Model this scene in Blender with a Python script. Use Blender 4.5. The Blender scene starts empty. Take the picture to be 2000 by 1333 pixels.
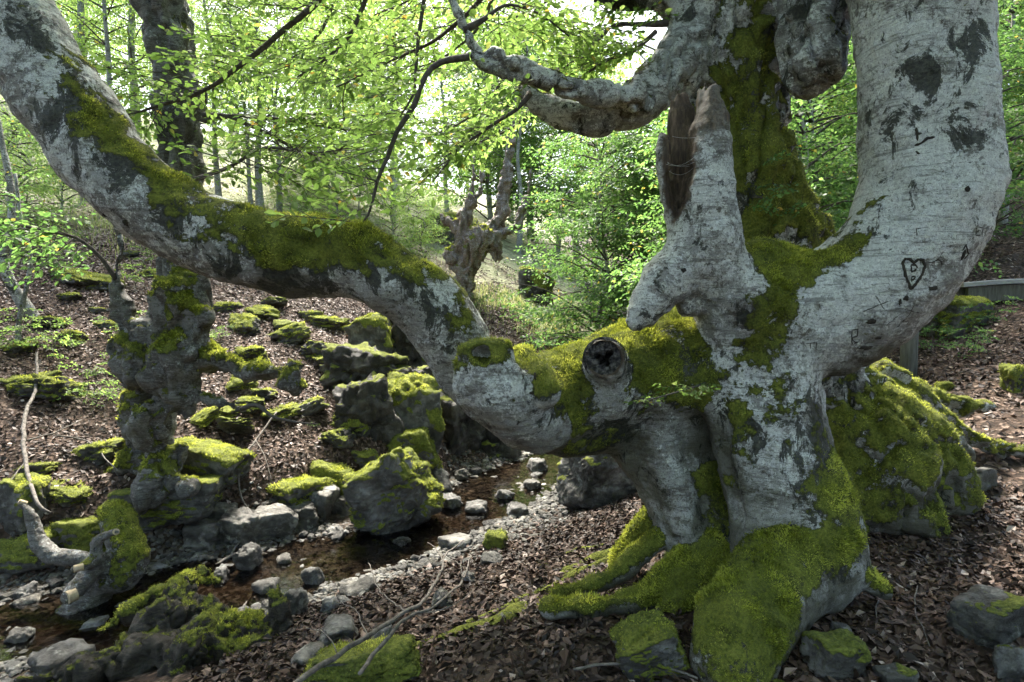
import bpy, math, random
import numpy as np
from mathutils import Vector, Matrix
from mathutils.bvhtree import BVHTree

# ------------------------------------------------------------------ camera, sky, sun, exposure
scene = bpy.context.scene
COL = scene.collection
R = math.radians
FPX = 1111.0                      # focal length in pixels of the 2000 px wide photograph
CAM = np.array([0.0, 0.0, 1.5])
PITCH = math.atan(0.06)
cam_data = bpy.data.cameras.new('camera')
cam_data.sensor_width = 36.0
cam_data.lens = 36.0 * FPX / 2000.0
cam_data.clip_start = 0.05
cam_data.clip_end = 1000
cam = bpy.data.objects.new('camera', cam_data)
COL.objects.link(cam)
cam.location = CAM
cam.rotation_euler = (R(90) - PITCH, 0, 0)
scene.camera = cam

SUN_EL, SUN_AZ = 56.0, -14.0        # azimuth from +Y (away from the camera) towards +X
world = bpy.data.worlds.new('World')
scene.world = world
world.use_nodes = True
wn = world.node_tree
wn.nodes.clear()
w_out = wn.nodes.new('ShaderNodeOutputWorld')
w_bg = wn.nodes.new('ShaderNodeBackground')
w_sky = wn.nodes.new('ShaderNodeTexSky')
w_sky.sky_type = 'NISHITA'
w_sky.sun_disc = False
w_sky.sun_elevation = R(SUN_EL)
w_sky.sun_rotation = R(SUN_AZ)
w_sky.dust_density = 4.0
w_sky.air_density = 1.0
w_sky.ozone_density = 0.7
wn.links.new(w_sky.outputs[0], w_bg.inputs[0])
w_bg.inputs[1].default_value = 0.15
wn.links.new(w_bg.outputs[0], w_out.inputs[0])

sun_data = bpy.data.lights.new('sun', 'SUN')
sun_data.energy = 5.0
sun_data.angle = R(16.0)
sun_data.color = (1.0, 0.95, 0.86)
sun = bpy.data.objects.new('sun', sun_data)
COL.objects.link(sun)
sun.rotation_euler = (R(90 - SUN_EL), 0, R(180 - SUN_AZ))
sun.location = (0, 20, 30)

scene.view_settings.view_transform = 'Standard'
scene.view_settings.look = 'None'
scene.view_settings.exposure = 2.2
scene.view_settings.gamma = 1.0
scene.render.engine = 'CYCLES'
cy = scene.cycles
cy.use_denoising = True
cy.use_adaptive_sampling = True
cy.adaptive_threshold = 0.03
cy.max_bounces = 4
cy.diffuse_bounces = 3
cy.glossy_bounces = 2
cy.transmission_bounces = 4
cy.transparent_max_bounces = 4
cy.sample_clamp_indirect = 6.0
cy.caustics_reflective = False
cy.caustics_refractive = False

# ------------------------------------------------------------------ pixel helpers
FWD = np.array([0, math.cos(PITCH), -math.sin(PITCH)])
UPV = np.array([0, math.sin(PITCH), math.cos(PITCH)])
RGT = np.array([1.0, 0, 0])
def ray(px, py):
    return FWD + (px - 1000.0) / FPX * RGT - (py - 666.5) / FPX * UPV
def P(px, py, d):
    return CAM + d * ray(px, py)
def PR(px, py, d, r):             # point and radius from pixel position, depth and pixel radius
    return P(px, py, d), r * d / FPX

# ------------------------------------------------------------------ noise
def _hash(ix, iy, iz, seed):
    h = (ix.astype(np.uint32) * np.uint32(374761393) + iy.astype(np.uint32) * np.uint32(668265263)
         + iz.astype(np.uint32) * np.uint32(2147483647) + np.uint32((seed * 1274126177) & 0xffffffff))
    h = (h ^ (h >> np.uint32(13))) * np.uint32(1274126177)
    h = h ^ (h >> np.uint32(16))
    return h
_G = np.array([[1,1,0],[-1,1,0],[1,-1,0],[-1,-1,0],[1,0,1],[-1,0,1],[1,0,-1],[-1,0,-1],
               [0,1,1],[0,-1,1],[0,1,-1],[0,-1,-1],[1,1,0],[-1,1,0],[0,-1,1],[0,-1,-1]], dtype=np.float32)
def noise(p, seed=0):
    p = np.asarray(p, dtype=np.float32)
    i = np.floor(p).astype(np.int32)
    f = p - i
    u = f * f * f * (f * (f * 6 - 15) + 10)
    out = 0
    for dx in (0, 1):
        wx = u[:, 0] if dx else 1 - u[:, 0]
        for dy in (0, 1):
            wy = u[:, 1] if dy else 1 - u[:, 1]
            for dz in (0, 1):
                wz = u[:, 2] if dz else 1 - u[:, 2]
                g = _G[_hash(i[:, 0] + dx, i[:, 1] + dy, i[:, 2] + dz, seed) & np.uint32(15)]
                dot = g[:, 0] * (f[:, 0] - dx) + g[:, 1] * (f[:, 1] - dy) + g[:, 2] * (f[:, 2] - dz)
                out = out + wx * wy * wz * dot
    return out
def fbm(p, octaves=4, seed=0, gain=0.5):
    p = np.asarray(p, dtype=np.float32)
    a, t, out = 1.0, 0.0, 0
    for o in range(octaves):
        out = out + a * noise(p * (2.0 ** o), seed + o * 17)
        t += a
        a *= gain
    return out / t * 1.6
def sstep(a, b, x):
    t = np.clip((x - a) / (b - a), 0, 1)
    return t * t * (3 - 2 * t)
def smin(a, b, k):
    h = np.maximum(k - np.abs(a - b), 0) / k
    return np.minimum(a, b) - h * h * k * 0.25
def smax(a, b, k):
    return -smin(-a, -b, k)
def norm(v):
    return v / np.maximum(np.linalg.norm(v, axis=-1, keepdims=True), 1e-9)

# ------------------------------------------------------------------ mesh helpers
def mesh_from(name, v, faces, mats=(), attrs=None, smooth=True, normals=None):
    """faces: list of (n,k) int arrays"""
    v = np.asarray(v, dtype=np.float32)
    me = bpy.data.meshes.new(name)
    me.vertices.add(len(v))
    me.vertices.foreach_set('co', v.ravel())
    faces = [np.asarray(f, dtype=np.int32) for f in faces if len(f)]
    loops = np.concatenate([f.ravel() for f in faces])
    tot = np.concatenate([np.full(len(f), f.shape[1], dtype=np.int32) for f in faces])
    start = np.concatenate([[0], np.cumsum(tot)[:-1]]).astype(np.int32)
    me.loops.add(len(loops))
    me.loops.foreach_set('vertex_index', loops)
    me.polygons.add(len(tot))
    me.polygons.foreach_set('loop_start', start)
    me.polygons.foreach_set('loop_total', tot)
    me.polygons.foreach_set('use_smooth', np.full(len(tot), bool(smooth)))
    if attrs:
        for k, a in attrs.items():
            at = me.attributes.new(k, 'FLOAT', 'POINT')
            at.data.foreach_set('value', np.asarray(a, dtype=np.float32))
    me.update(calc_edges=True)
    me.validate(clean_customdata=False)
    if normals is not None and len(normals) == len(me.vertices):
        me.normals_split_custom_set_from_vertices([tuple(n) for n in np.asarray(normals, dtype=float)])
    for m in mats:
        me.materials.append(m)
    return me
def tag(o, label=None, cat=None, group=None, kind=None):
    if label: o['label'] = label
    if cat: o['category'] = cat
    if group: o['group'] = group
    if kind: o['kind'] = kind
    return o
def link(name, me, parent=None, loc=None):
    o = bpy.data.objects.new(name, me)
    COL.objects.link(o)
    if parent is not None:
        o.parent = parent
        if loc is None:
            o.matrix_parent_inverse = Matrix.Translation(-Vector(parent.location))
    if loc is not None:
        o.location = loc
    return o
def empty(name, loc=(0, 0, 0)):
    o = bpy.data.objects.new(name, None)
    o.empty_display_size = 0.2
    COL.objects.link(o)
    o.location = tuple(float(c) for c in loc)
    return o
def vnormals(v, faces):
    n = np.zeros_like(v)
    for f in faces:
        a, b, c = v[f[:, 0]], v[f[:, 1]], v[f[:, 2]]
        if f.shape[1] == 4:
            fn = np.cross(v[f[:, 2]] - v[f[:, 0]], v[f[:, 3]] - v[f[:, 1]])
        else:
            fn = np.cross(b - a, c - a)
        for k in range(f.shape[1]):
            for ax in range(3):
                n[:, ax] += np.bincount(f[:, k], weights=fn[:, ax], minlength=len(v))
    return norm(n)

class Geo:
    """collects pieces of geometry that become one mesh"""
    def __init__(self):
        self.v, self.f, self.a, self.n = [], {3: [], 4: []}, [], 0
    def add(self, v, faces, tint=0.5):
        v = np.asarray(v, dtype=np.float32)
        self.v.append(v)
        for f in faces:
            f = np.asarray(f, dtype=np.int32)
            if len(f): self.f[f.shape[1]].append(f + self.n)
        self.a.append(np.broadcast_to(np.asarray(tint, dtype=np.float32), (len(v),)))
        self.n += len(v)
    def mesh(self, name, mat, smooth=True):
        fs = [np.concatenate(x) for x in self.f.values() if x]
        return mesh_from(name, np.concatenate(self.v), fs, [mat], {'tint': np.concatenate(self.a)}, smooth)

def smooth_path(pts, radii, step):
    """Catmull-Rom resampling of a list of 3D points with radii"""
    pts = np.asarray(pts, float); radii = np.asarray(radii, float)
    if len(pts) < 2: return pts, radii
    p = np.vstack([2 * pts[0] - pts[1], pts, 2 * pts[-1] - pts[-2]])
    r = np.concatenate([[radii[0]], radii, [radii[-1]]])
    op, orr = [], []
    for i in range(1, len(p) - 2):
        L = np.linalg.norm(p[i + 1] - p[i])
        n = max(1, int(math.ceil(L / step)))
        for j in range(n):
            t = j / n
            t2, t3 = t * t, t * t * t
            op.append(0.5 * (2 * p[i] + (p[i + 1] - p[i - 1]) * t + (2 * p[i - 1] - 5 * p[i] + 4 * p[i + 1] - p[i + 2]) * t2
                             + (-p[i - 1] + 3 * p[i] - 3 * p[i + 1] + p[i + 2]) * t3))
            orr.append(r[i] + (r[i + 1] - r[i]) * (t2 * (3 - 2 * t)))
    op.append(p[-2]); orr.append(r[-2])
    return np.array(op), np.array(orr)
def tube(path, rad, sides=6, cap=True):
    path = np.asarray(path, float); rad = np.asarray(rad, float)
    n = len(path)
    t = np.gradient(path, axis=0) if n > 2 else np.repeat((path[1] - path[0])[None], 2, 0)
    t = norm(t)
    ref = np.array([0.31, 0.17, 0.93]) if abs(t[0][2]) < 0.9 else np.array([0.93, 0.3, 0.1])
    u = norm(np.cross(t, ref)); w = np.cross(t, u)
    ang = np.linspace(0, 2 * math.pi, sides, endpoint=False)
    ring = (np.cos(ang)[None, :, None] * u[:, None, :] + np.sin(ang)[None, :, None] * w[:, None, :]) * rad[:, None, None]
    v = (path[:, None, :] + ring).reshape(-1, 3)
    i = np.arange(n - 1)[:, None] * sides
    j = np.arange(sides)[None, :]
    j2 = (j + 1) % sides
    q = np.stack([i + j, i + j2, i + sides + j2, i + sides + j], -1).reshape(-1, 4)
    faces = [q]
    if cap:
        v = np.vstack([v, path[0], path[-1]])
        a, b = n * sides, n * sides + 1
        jj = np.arange(sides); kk = (jj + 1) % sides
        faces.append(np.vstack([np.stack([np.full(sides, a), kk, jj], -1),
                                np.stack([np.full(sides, b), (n - 1) * sides + jj, (n - 1) * sides + kk], -1)]))
    return v, faces

# leaves -----------------------------------------------------------
LEAF4 = np.array([[0, 0, 0], [.45, .30, .05], [1, 0, -.04], [.45, -.30, .05]])
LEAF6 = np.array([[0, 0, 0], [.30, .27, .05], [.66, .25, .05], [1, 0, -.06], [.66, -.25, .05], [.30, -.27, .05]])
def leaves(pos, d, nrm, size, hi=False, curl=0.0, rng=None):
    pos = np.asarray(pos); N = len(pos)
    d = norm(np.asarray(d)); s = norm(np.cross(nrm, d)); u = np.cross(d, s)
    T = LEAF6 if hi else LEAF4
    K = len(T)
    size = np.asarray(size).reshape(-1, 1, 1)
    loc = np.repeat(T[None], N, 0) * size
    if curl and rng is not None:
        loc[:, :, 2] *= (1 + curl * rng.normal(size=(N, 1)))
        loc[:, :, 1] *= (1 - 0.12 * abs(curl) * np.abs(rng.normal(size=(N, 1))))
    v = pos[:, None] + loc[:, :, 0:1] * d[:, None] + loc[:, :, 1:2] * s[:, None] + loc[:, :, 2:3] * u[:, None]
    b = np.arange(N)[:, None] * K
    if hi:
        f = np.concatenate([b + np.array([[0, 5, 4, 3]]), b + np.array([[0, 3, 2, 1]])])
    else:
        f = np.concatenate([b + np.array([[0, 3, 2]]), b + np.array([[0, 2, 1]])])
    return v.reshape(-1, 3), [f], K

def make_spray(rng, L=0.7, nside=5, per=5, leaf=0.075, flat=0.62):
    """a flat beech spray along +X in the XY plane: twig paths and leaf arrays"""
    twigs, pos, dr, nm = [], [], [], []
    main = np.array([[t * L, 0.03 * math.sin(3 * t), -0.12 * L * t * t] for t in np.linspace(0, 1, 5)])
    twigs.append((main, np.linspace(0.006, 0.002, 5)))
    def put(base, direction, n):
        for k in range(n):
            t = (k + 0.7) / n
            side = 1 if k % 2 else -1
            a = side * (0.7 + rng.normal() * 0.2)
            c, s = math.cos(a), math.sin(a)
            p = base[0] + (base[1] - base[0]) * t
            dd = np.array([direction[0] * c - direction[1] * s, direction[0] * s + direction[1] * c, rng.normal() * 0.35 - 0.25])
            pos.append(p + rng.normal(size=3) * 0.006); dr.append(dd)
            nm.append(np.array([rng.normal() * flat, rng.normal() * flat, 1.0]))
    for i in range(nside):
        t = (i + 0.6) / nside * 0.95
        side = 1 if i % 2 else -1
        a = side * (0.75 + rng.normal() * 0.12)
        ln = L * (0.55 - 0.3 * t) * rng.uniform(0.8, 1.15)
        b = np.array([t * L, 0.03 * math.sin(3 * t), -0.12 * L * t * t])
        dd = np.array([math.cos(a), math.sin(a), rng.normal() * 0.08 - 0.05])
        e = b + dd * ln
        twigs.append((np.array([b, (b + e) / 2 + [0, 0, 0.01], e]), np.array([0.003, 0.0025, 0.0015])))
        put((b, e), dd, per)
    put((main[1], main[-1]), np.array([1.0, 0, 0]), per + 2)
    return twigs, np.array(pos), np.array(dr), np.array(nm), leaf
_srng = np.random.default_rng(5)
SPRAYS = [make_spray(_srng, L=_srng.uniform(0.6, 0.85), nside=int(_srng.integers(4, 7)), per=int(_srng.integers(4, 6))) for _ in range(7)]

def rotmats(az, pitch, roll):
    ca, sa, cp, sp, cr, sr = np.cos(az), np.sin(az), np.cos(pitch), np.sin(pitch), np.cos(roll), np.sin(roll)
    Rz = np.stack([np.stack([ca, -sa, 0 * ca], -1), np.stack([sa, ca, 0 * ca], -1), np.stack([0 * ca, 0 * ca, 1 + 0 * ca], -1)], -2)
    Ry = np.stack([np.stack([cp, 0 * ca, -sp], -1), np.stack([0 * ca, 1 + 0 * ca, 0 * ca], -1), np.stack([sp, 0 * ca, cp], -1)], -2)
    Rx = np.stack([np.stack([1 + 0 * ca, 0 * ca, 0 * ca], -1), np.stack([0 * ca, cr, -sr], -1), np.stack([0 * ca, sr, cr], -1)], -2)
    return Rz @ Ry @ Rx
def place_sprays(gl, gt, rng, pos, az, pitch, scale, hi=False, leafscale=1.0, roll=0.4, twigs=True, keep=1.0):
    """put sprays at the given positions into leaf Geo gl and twig Geo gt"""
    pos = np.asarray(pos, float); n = len(pos)
    M = rotmats(np.asarray(az, float), np.asarray(pitch, float), rng.normal(size=n) * roll)
    scale = np.broadcast_to(np.asarray(scale, float), (n,))
    kind = rng.integers(0, len(SPRAYS), n)
    for s, (tw, lp, ld, ln, lf) in enumerate(SPRAYS):
        idx = np.nonzero(kind == s)[0]
        if not len(idx): continue
        Ms = M[idx]
        pp = np.einsum('nij,kj->nki', Ms, lp) * scale[idx][:, None, None] + pos[idx][:, None]
        dd = np.einsum('nij,kj->nki', Ms, ld)
        nn = np.einsum('nij,kj->nki', Ms, ln)
        pp, dd, nn = pp.reshape(-1, 3), dd.reshape(-1, 3), nn.reshape(-1, 3)
        sz = lf * leafscale * rng.uniform(0.65, 1.2, len(pp)) * np.repeat(scale[idx], len(lp)) ** 0.5
        if keep < 1:
            k = rng.random(len(pp)) < keep
            pp, dd, nn, sz = pp[k], dd[k], nn[k], sz[k]
        v, f, K = leaves(pp, dd, nn, sz, hi, 0.6, rng)
        gl.add(v, f, np.repeat(rng.random(len(pp)), K))
        if twigs and gt is not None:
            for path, rad in (tw if hi else tw[:1]):
                for i in idx:
                    w = path @ M[i].T * scale[i] + pos[i]
                    tv, tf = tube(w, rad * scale[i], 3, False)
                    gt.add(tv, tf)

# ------------------------------------------------------------------ materials
def new_mat(name):
    m = bpy.data.materials.new(name)
    m.use_nodes = True
    m.node_tree.nodes.clear()
    return m, m.node_tree
class N:
    def __init__(self, nt): self.nt = nt
    def new(self, t, **kw):
        n = self.nt.nodes.new(t)
        for k, v in kw.items(): setattr(n, k, v)
        return n
    def link(self, a, b): self.nt.links.new(a, b)
    def tex(self, scale, detail=6, rough=0.6, vec=None, dist=0.0, out=0):
        n = self.new('ShaderNodeTexNoise')
        n.inputs['Scale'].default_value = scale
        n.inputs['Detail'].default_value = detail
        n.inputs['Roughness'].default_value = rough
        n.inputs['Distortion'].default_value = dist
        if vec is not None: self.link(vec, n.inputs['Vector'])
        return n.outputs[out]
    def ramp(self, fac, stops, interp='LINEAR'):
        n = self.new('ShaderNodeValToRGB')
        n.color_ramp.interpolation = interp
        el = n.color_ramp.elements
        while len(el) < len(stops): el.new(0.5)
        for e, (p, c) in zip(el, stops):
            e.position = p
            e.color = (*c, 1) if len(c) == 3 else c
        if fac is not None: self.link(fac, n.inputs[0])
        return n.outputs[0]
    def math(self, op, a, b=None, clamp=False):
        n = self.new('ShaderNodeMath', operation=op, use_clamp=clamp)
        for i, x in enumerate((a, b)):
            if x is None: continue
            if isinstance(x, (int, float)): n.inputs[i].default_value = x
            else: self.link(x, n.inputs[i])
        return n.outputs[0]
    def mix(self, fac, a, b, blend='MIX'):
        n = self.new('ShaderNodeMix', data_type='RGBA', blend_type=blend)
        for s, x in ((n.inputs[0], fac), (n.inputs[6], a), (n.inputs[7], b)):
            if isinstance(x, (int, float)): s.default_value = x
            elif isinstance(x, tuple): s.default_value = (*x, 1)
            else: self.link(x, s)
        return n.outputs[2]
    def attr(self, name, out='Fac'):
        n = self.new('ShaderNodeAttribute', attribute_name=name)
        return n.outputs[out]
    def smooth(self, x, a, b):
        n = self.new('ShaderNodeMapRange', interpolation_type='SMOOTHSTEP')
        self.link(x, n.inputs[0])
        n.inputs[1].default_value = a; n.inputs[2].default_value = b
        return n.outputs[0]
    def coord(self, scale=None, world=True):
        if world:
            v = self.new('ShaderNodeNewGeometry').outputs['Position']
        else:
            v = self.new('ShaderNodeTexCoord').outputs['Object']
        if scale:
            mp = self.new('ShaderNodeMapping')
            mp.inputs['Scale'].default_value = scale
            self.link(v, mp.inputs[0])
            v = mp.outputs[0]
        return v
    def bump(self, h, strength, dist, prev=None):
        n = self.new('ShaderNodeBump')
        n.inputs['Strength'].default_value = strength
        n.inputs['Distance'].default_value = dist
        self.link(h, n.inputs['Height'])
        if prev is not None: self.link(prev, n.inputs['Normal'])
        return n.outputs[0]
    def finish(self, color, rough=0.9, normal=None, spec=0.2):
        b = self.new('ShaderNodeBsdfPrincipled')
        o = self.new('ShaderNodeOutputMaterial')
        for nm, x in (('Base Color', color), ('Roughness', rough)):
            s = b.inputs[nm]
            if isinstance(x, tuple): s.default_value = (*x, 1)
            elif isinstance(x, (int, float)): s.default_value = x
            else: self.link(x, s)
        b.inputs['Specular IOR Level'].default_value = spec
        if normal is not None: self.link(normal, b.inputs['Normal'])
        self.link(b.outputs[0], o.inputs[0])
        return b

MOSS_STOPS = [(0.30, (0.026, 0.028, 0.009)), (0.44, (0.085, 0.102, 0.018)), (0.58, (0.20, 0.22, 0.035)), (0.75, (0.36, 0.36, 0.075))]
def bark_material(name, base_lo, base_hi, lichen, lichen_amt, dark_amt, scale=1.0, world=True):
    m, nt = new_mat(name)
    n = N(nt)
    c = n.coord(None, world)
    cs = n.coord((1.0, 1.0, 0.35), world)
    ch = n.coord((0.5, 0.5, 3.2), world)
    # grey skin
    g1 = n.tex(3.0 * scale, 9, 0.7, c, 0.4)
    g2 = n.tex(24 * scale, 6, 0.7, ch)
    g3 = n.tex(120 * scale, 3, 0.6, c)
    base = n.mix(n.smooth(g1, 0.32, 0.68), base_lo, base_hi)
    base = n.mix(n.math('MULTIPLY', n.smooth(g2, 0.44, 0.62), 0.6), base, tuple(x * 0.42 for x in base_lo))
    # lichen in two ages: grey film and crisp pale rosettes
    l0 = n.math('ADD', n.math('MULTIPLY', n.tex(4.0 * scale, 10, 0.75, n.coord((1, 1, 1.3), world), 0.5), 0.5), n.math('MULTIPLY', n.tex(17 * scale, 8, 0.78, n.coord((0.8, 0.8, 1.6), world), 0.7), 0.5))
    l2 = n.tex(42 * scale, 5, 0.78, c)
    film0 = n.smooth(n.tex(1.1 * scale, 4, 0.6, c), 0.36, 0.62)
    film = n.smooth(n.math('ADD', l0, n.math('MULTIPLY', n.math('SUBTRACT', l2, 0.5), 0.30)), 0.475 - lichen_amt, 0.535 - lichen_amt)
    base = n.mix(n.math('MULTIPLY', n.math('MULTIPLY', film, n.math('ADD', n.math('MULTIPLY', film0, 0.65), 0.35)), 0.8), base, tuple(x * 0.58 for x in lichen))
    l1 = n.math('ADD', n.math('MULTIPLY', n.tex(3.6 * scale, 10, 0.74, c, 0.5), 0.55), n.math('MULTIPLY', n.tex(14 * scale, 8, 0.78, c, 0.8), 0.45))
    lm = n.math('ADD', l1, n.math('MULTIPLY', n.math('SUBTRACT', l2, 0.5), 0.42))
    lmask = n.smooth(n.math('SUBTRACT', lm, n.math('MULTIPLY', n.attr('damp'), 0.11)), 0.555 - lichen_amt, 0.595 - lichen_amt)
    lcol = n.mix(n.smooth(n.tex(60 * scale, 3, 0.6, c), 0.35, 0.65), tuple(x * 0.72 for x in lichen), lichen)
    base = n.mix(n.math('MULTIPLY', lmask, 0.9), base, lcol)
    gr = n.tex(210 * scale, 3, 0.7, c)
    base = n.mix(1.0, base, n.ramp(gr, [(0.3, (0.55, 0.55, 0.55)), (0.5, (1, 1, 1)), (0.7, (1.3, 1.3, 1.3))]), 'MULTIPLY')
    base = n.mix(n.math('MULTIPLY', n.smooth(g3, 0.56, 0.66), 0.65), base, tuple(x * 0.35 for x in base_lo))
    wr = n.math('MULTIPLY', n.smooth(n.tex(15 * scale, 8, 0.75, n.coord((0.35, 0.35, 3.4), world), 0.6), 0.53, 0.60), 0.55)
    base = n.mix(wr, base, tuple(x * 0.55 for x in base_lo))
    alg = n.math('MULTIPLY', n.smooth(n.math('ADD', n.tex(2.0 * scale, 8, 0.7, c, 0.5), n.math('MULTIPLY', n.attr('damp'), 0.30)), 0.56, 0.70), 0.75)
    base = n.mix(alg, base, n.mix(l2, (0.030, 0.030, 0.018), (0.085, 0.078, 0.045)))
    # black crusts
    d1 = n.tex(5.8 * scale, 9, 0.78, n.coord((1.25, 1.25, 0.8), world), 0.6)
    dm = n.smooth(n.math('ADD', n.math('ADD', d1, n.math('MULTIPLY', n.math('SUBTRACT', l2, 0.5), 0.12)), n.math('ADD', n.math('MULTIPLY', n.attr('dark'), 0.22), n.math('MULTIPLY', n.attr('moss'), 0.13))), 0.635 - dark_amt, 0.665 - dark_amt)
    dcol = n.mix(n.smooth(n.tex(55 * scale, 4, 0.7, c), 0.4, 0.65), (0.008, 0.009, 0.006), (0.045, 0.045, 0.03))
    base = n.mix(n.math('MULTIPLY', dm, 0.92), base, dcol)
    # rotten wood
    w1 = n.tex(18 * scale, 8, 0.7, n.coord((2.4, 2.4, 0.25), world))
    wcol = n.ramp(w1, [(0.3, (0.018, 0.012, 0.008)), (0.5, (0.07, 0.047, 0.03)), (0.72, (0.20, 0.14, 0.09))])
    base = n.mix(n.attr('wood'), base, wcol)
    # moss
    mo = n.attr('moss')
    m1 = n.tex(11 * scale, 8, 0.75, c)
    m2 = n.tex(75 * scale, 4, 0.7, c)
    m3 = n.tex(34 * scale, 6, 0.75, c)
    mm = n.math('ADD', n.math('ADD', mo, n.math('MULTIPLY', n.math('SUBTRACT', m1, 0.5), 2.1)), n.math('MULTIPLY', n.math('SUBTRACT', m3, 0.5), 1.5))
    mm = n.math('SUBTRACT', mm, n.math('MULTIPLY', n.smooth(l1, 0.545, 0.60), 0.75))
    mask = n.smooth(mm, 0.42, 0.52)
    edge = n.smooth(mm, 0.45, 0.85)
    mtex = n.math('ADD', n.math('MULTIPLY', m1, 0.55), n.math('MULTIPLY', m2, 0.5))
    mcol = n.ramp(mtex, MOSS_STOPS)
    mcol = n.mix(edge, n.mix(0.35, (0.035, 0.032, 0.016), mcol), mcol)
    col = n.mix(mask, base, mcol)
    # relief
    fine = n.tex(55 * scale, 6, 0.7, c)
    nb = n.bump(n.tex(9 * scale, 9, 0.75, n.coord((1, 1, 2.2), world)), 0.6, 0.04 / scale)
    nb = n.bump(n.tex(28 * scale, 7, 0.75, cs), 0.6, 0.016 / scale, nb)
    nb = n.bump(fine, 0.6, 0.010 / scale, nb)
    nb = n.bump(n.math('ADD', lmask, film), 0.4, 0.004, nb)
    nb = n.bump(n.math('MULTIPLY', mask, n.math('ADD', m2, m1)), 1.0, 0.03 / scale, nb)
    rough = n.math('ADD', 0.62, n.math('MULTIPLY', mask, 0.33))
    n.finish(col, rough, nb, 0.25)
    return m
M_BARK = bark_material('beech_bark', (0.095, 0.083, 0.068), (0.22, 0.205, 0.178), (0.66, 0.665, 0.62), 0.045, 0.065)
M_BARK_DARK = bark_material('old_beech_bark', (0.060, 0.053, 0.045), (0.17, 0.156, 0.135), (0.42, 0.425, 0.40), -0.01, 0.03)
M_BARK_SLIM = bark_material('slim_beech_bark', (0.17, 0.155, 0.135), (0.36, 0.345, 0.31), (0.58, 0.59, 0.55), 0.03, 0.0, world=False)
M_ROT = bark_material('rotting_wood', (0.022, 0.018, 0.013), (0.075, 0.062, 0.048), (0.16, 0.14, 0.11), -0.14, 0.06)
M_DEADWOOD = bark_material('weathered_dead_wood', (0.12, 0.085, 0.055), (0.30, 0.235, 0.17), (0.55, 0.52, 0.48), 0.0, 0.0)

def simple_noise_mat(name, stops, scale, bump=0.4, dist=0.01, rough=0.9, stretch=None, spec=0.2, world=True):
    m, nt = new_mat(name)
    n = N(nt)
    c = n.coord(stretch, world)
    t = n.tex(scale, 8, 0.7, c)
    nb = n.bump(n.tex(scale * 3, 6, 0.7, c), bump, dist)
    n.finish(n.ramp(t, stops), rough, nb, spec)
    return m
M_TWIG = simple_noise_mat('twig_bark', [(0.3, (0.035, 0.03, 0.026)), (0.7, (0.12, 0.105, 0.09))], 30)
M_PALETWIG = simple_noise_mat('bleached_twig', [(0.35, (0.05, 0.044, 0.037)), (0.65, (0.19, 0.17, 0.15))], 24)
M_CUT = simple_noise_mat('sawn_wood', [(0.3, (0.30, 0.23, 0.14)), (0.7, (0.48, 0.39, 0.26))], 30)
M_POST = simple_noise_mat('weathered_timber', [(0.3, (0.05, 0.048, 0.04)), (0.7, (0.16, 0.155, 0.135))], 14, 0.6, 0.01, 0.85, (2.5, 2.5, 0.25))
M_BEAM = simple_noise_mat('grey_timber', [(0.3, (0.20, 0.20, 0.195)), (0.7, (0.36, 0.36, 0.35))], 12, 0.5, 0.008, 0.8, (0.4, 3, 3))
M_CARVE = simple_noise_mat('carved_groove', [(0.35, (0.016, 0.014, 0.011)), (0.7, (0.06, 0.05, 0.038))], 60, 0.6, 0.004)
M_HOLE = simple_noise_mat('rotten_heartwood', [(0.38, (0.010, 0.009, 0.008)), (0.5, (0.045, 0.042, 0.040)), (0.62, (0.16, 0.145, 0.13))], 34, 1.0, 0.02)
M_WEB = simple_noise_mat('cobweb_silk', [(0.3, (0.5, 0.5, 0.48)), (0.7, (0.7, 0.7, 0.68))], 20)

def leaf_material(name, lo, mid, hi, trans=0.5, yellow=True):
    m, nt = new_mat(name)
    n = N(nt)
    t = n.attr('tint')
    stops = [(0.0, lo), (0.5, mid), (0.975, hi)]
    if yellow: stops.append((0.998, (0.30, 0.20, 0.04)))
    col = n.ramp(t, stops)
    b = n.new('ShaderNodeBsdfPrincipled')
    b.inputs['Roughness'].default_value = 0.5
    b.inputs['Specular IOR Level'].default_value = 0.35
    n.link(col, b.inputs['Base Color'])
    tr = n.new('ShaderNodeBsdfTranslucent')
    n.link(n.mix(0.55, col, n.mix(1.0, col, (2.9, 2.9, 2.3), 'MULTIPLY')), tr.inputs[0])
    mx = n.new('ShaderNodeMixShader')
    mx.inputs[0].default_value = trans
    n.link(b.outputs[0], mx.inputs[1]); n.link(tr.outputs[0], mx.inputs[2])
    o = n.new('ShaderNodeOutputMaterial')
    n.link(mx.outputs[0], o.inputs[0])
    return m
M_LEAF = leaf_material('beech_leaf', (0.075, 0.13, 0.030), (0.125, 0.20, 0.048), (0.20, 0.28, 0.085), 0.6)
M_LEAF_DEEP = leaf_material('deep_green_leaf', (0.045, 0.095, 0.026), (0.075, 0.145, 0.040), (0.12, 0.20, 0.055), 0.55)
M_GRASS = leaf_material('grass_blade', (0.09, 0.13, 0.035), (0.17, 0.21, 0.07), (0.33, 0.32, 0.17), 0.4, False)
M_FUZZ = leaf_material('moss_tuft', (0.060, 0.074, 0.012), (0.21, 0.235, 0.032), (0.42, 0.43, 0.085), 0.45, False)

def litter_material():
    m, nt = new_mat('dry_beech_leaf')
    n = N(nt)
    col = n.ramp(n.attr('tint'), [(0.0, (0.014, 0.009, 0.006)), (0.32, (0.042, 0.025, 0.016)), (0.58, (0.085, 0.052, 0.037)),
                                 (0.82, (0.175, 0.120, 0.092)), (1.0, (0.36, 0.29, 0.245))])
    n.finish(col, 0.6, None, 0.3)
    return m
M_LITTER = litter_material()

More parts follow.
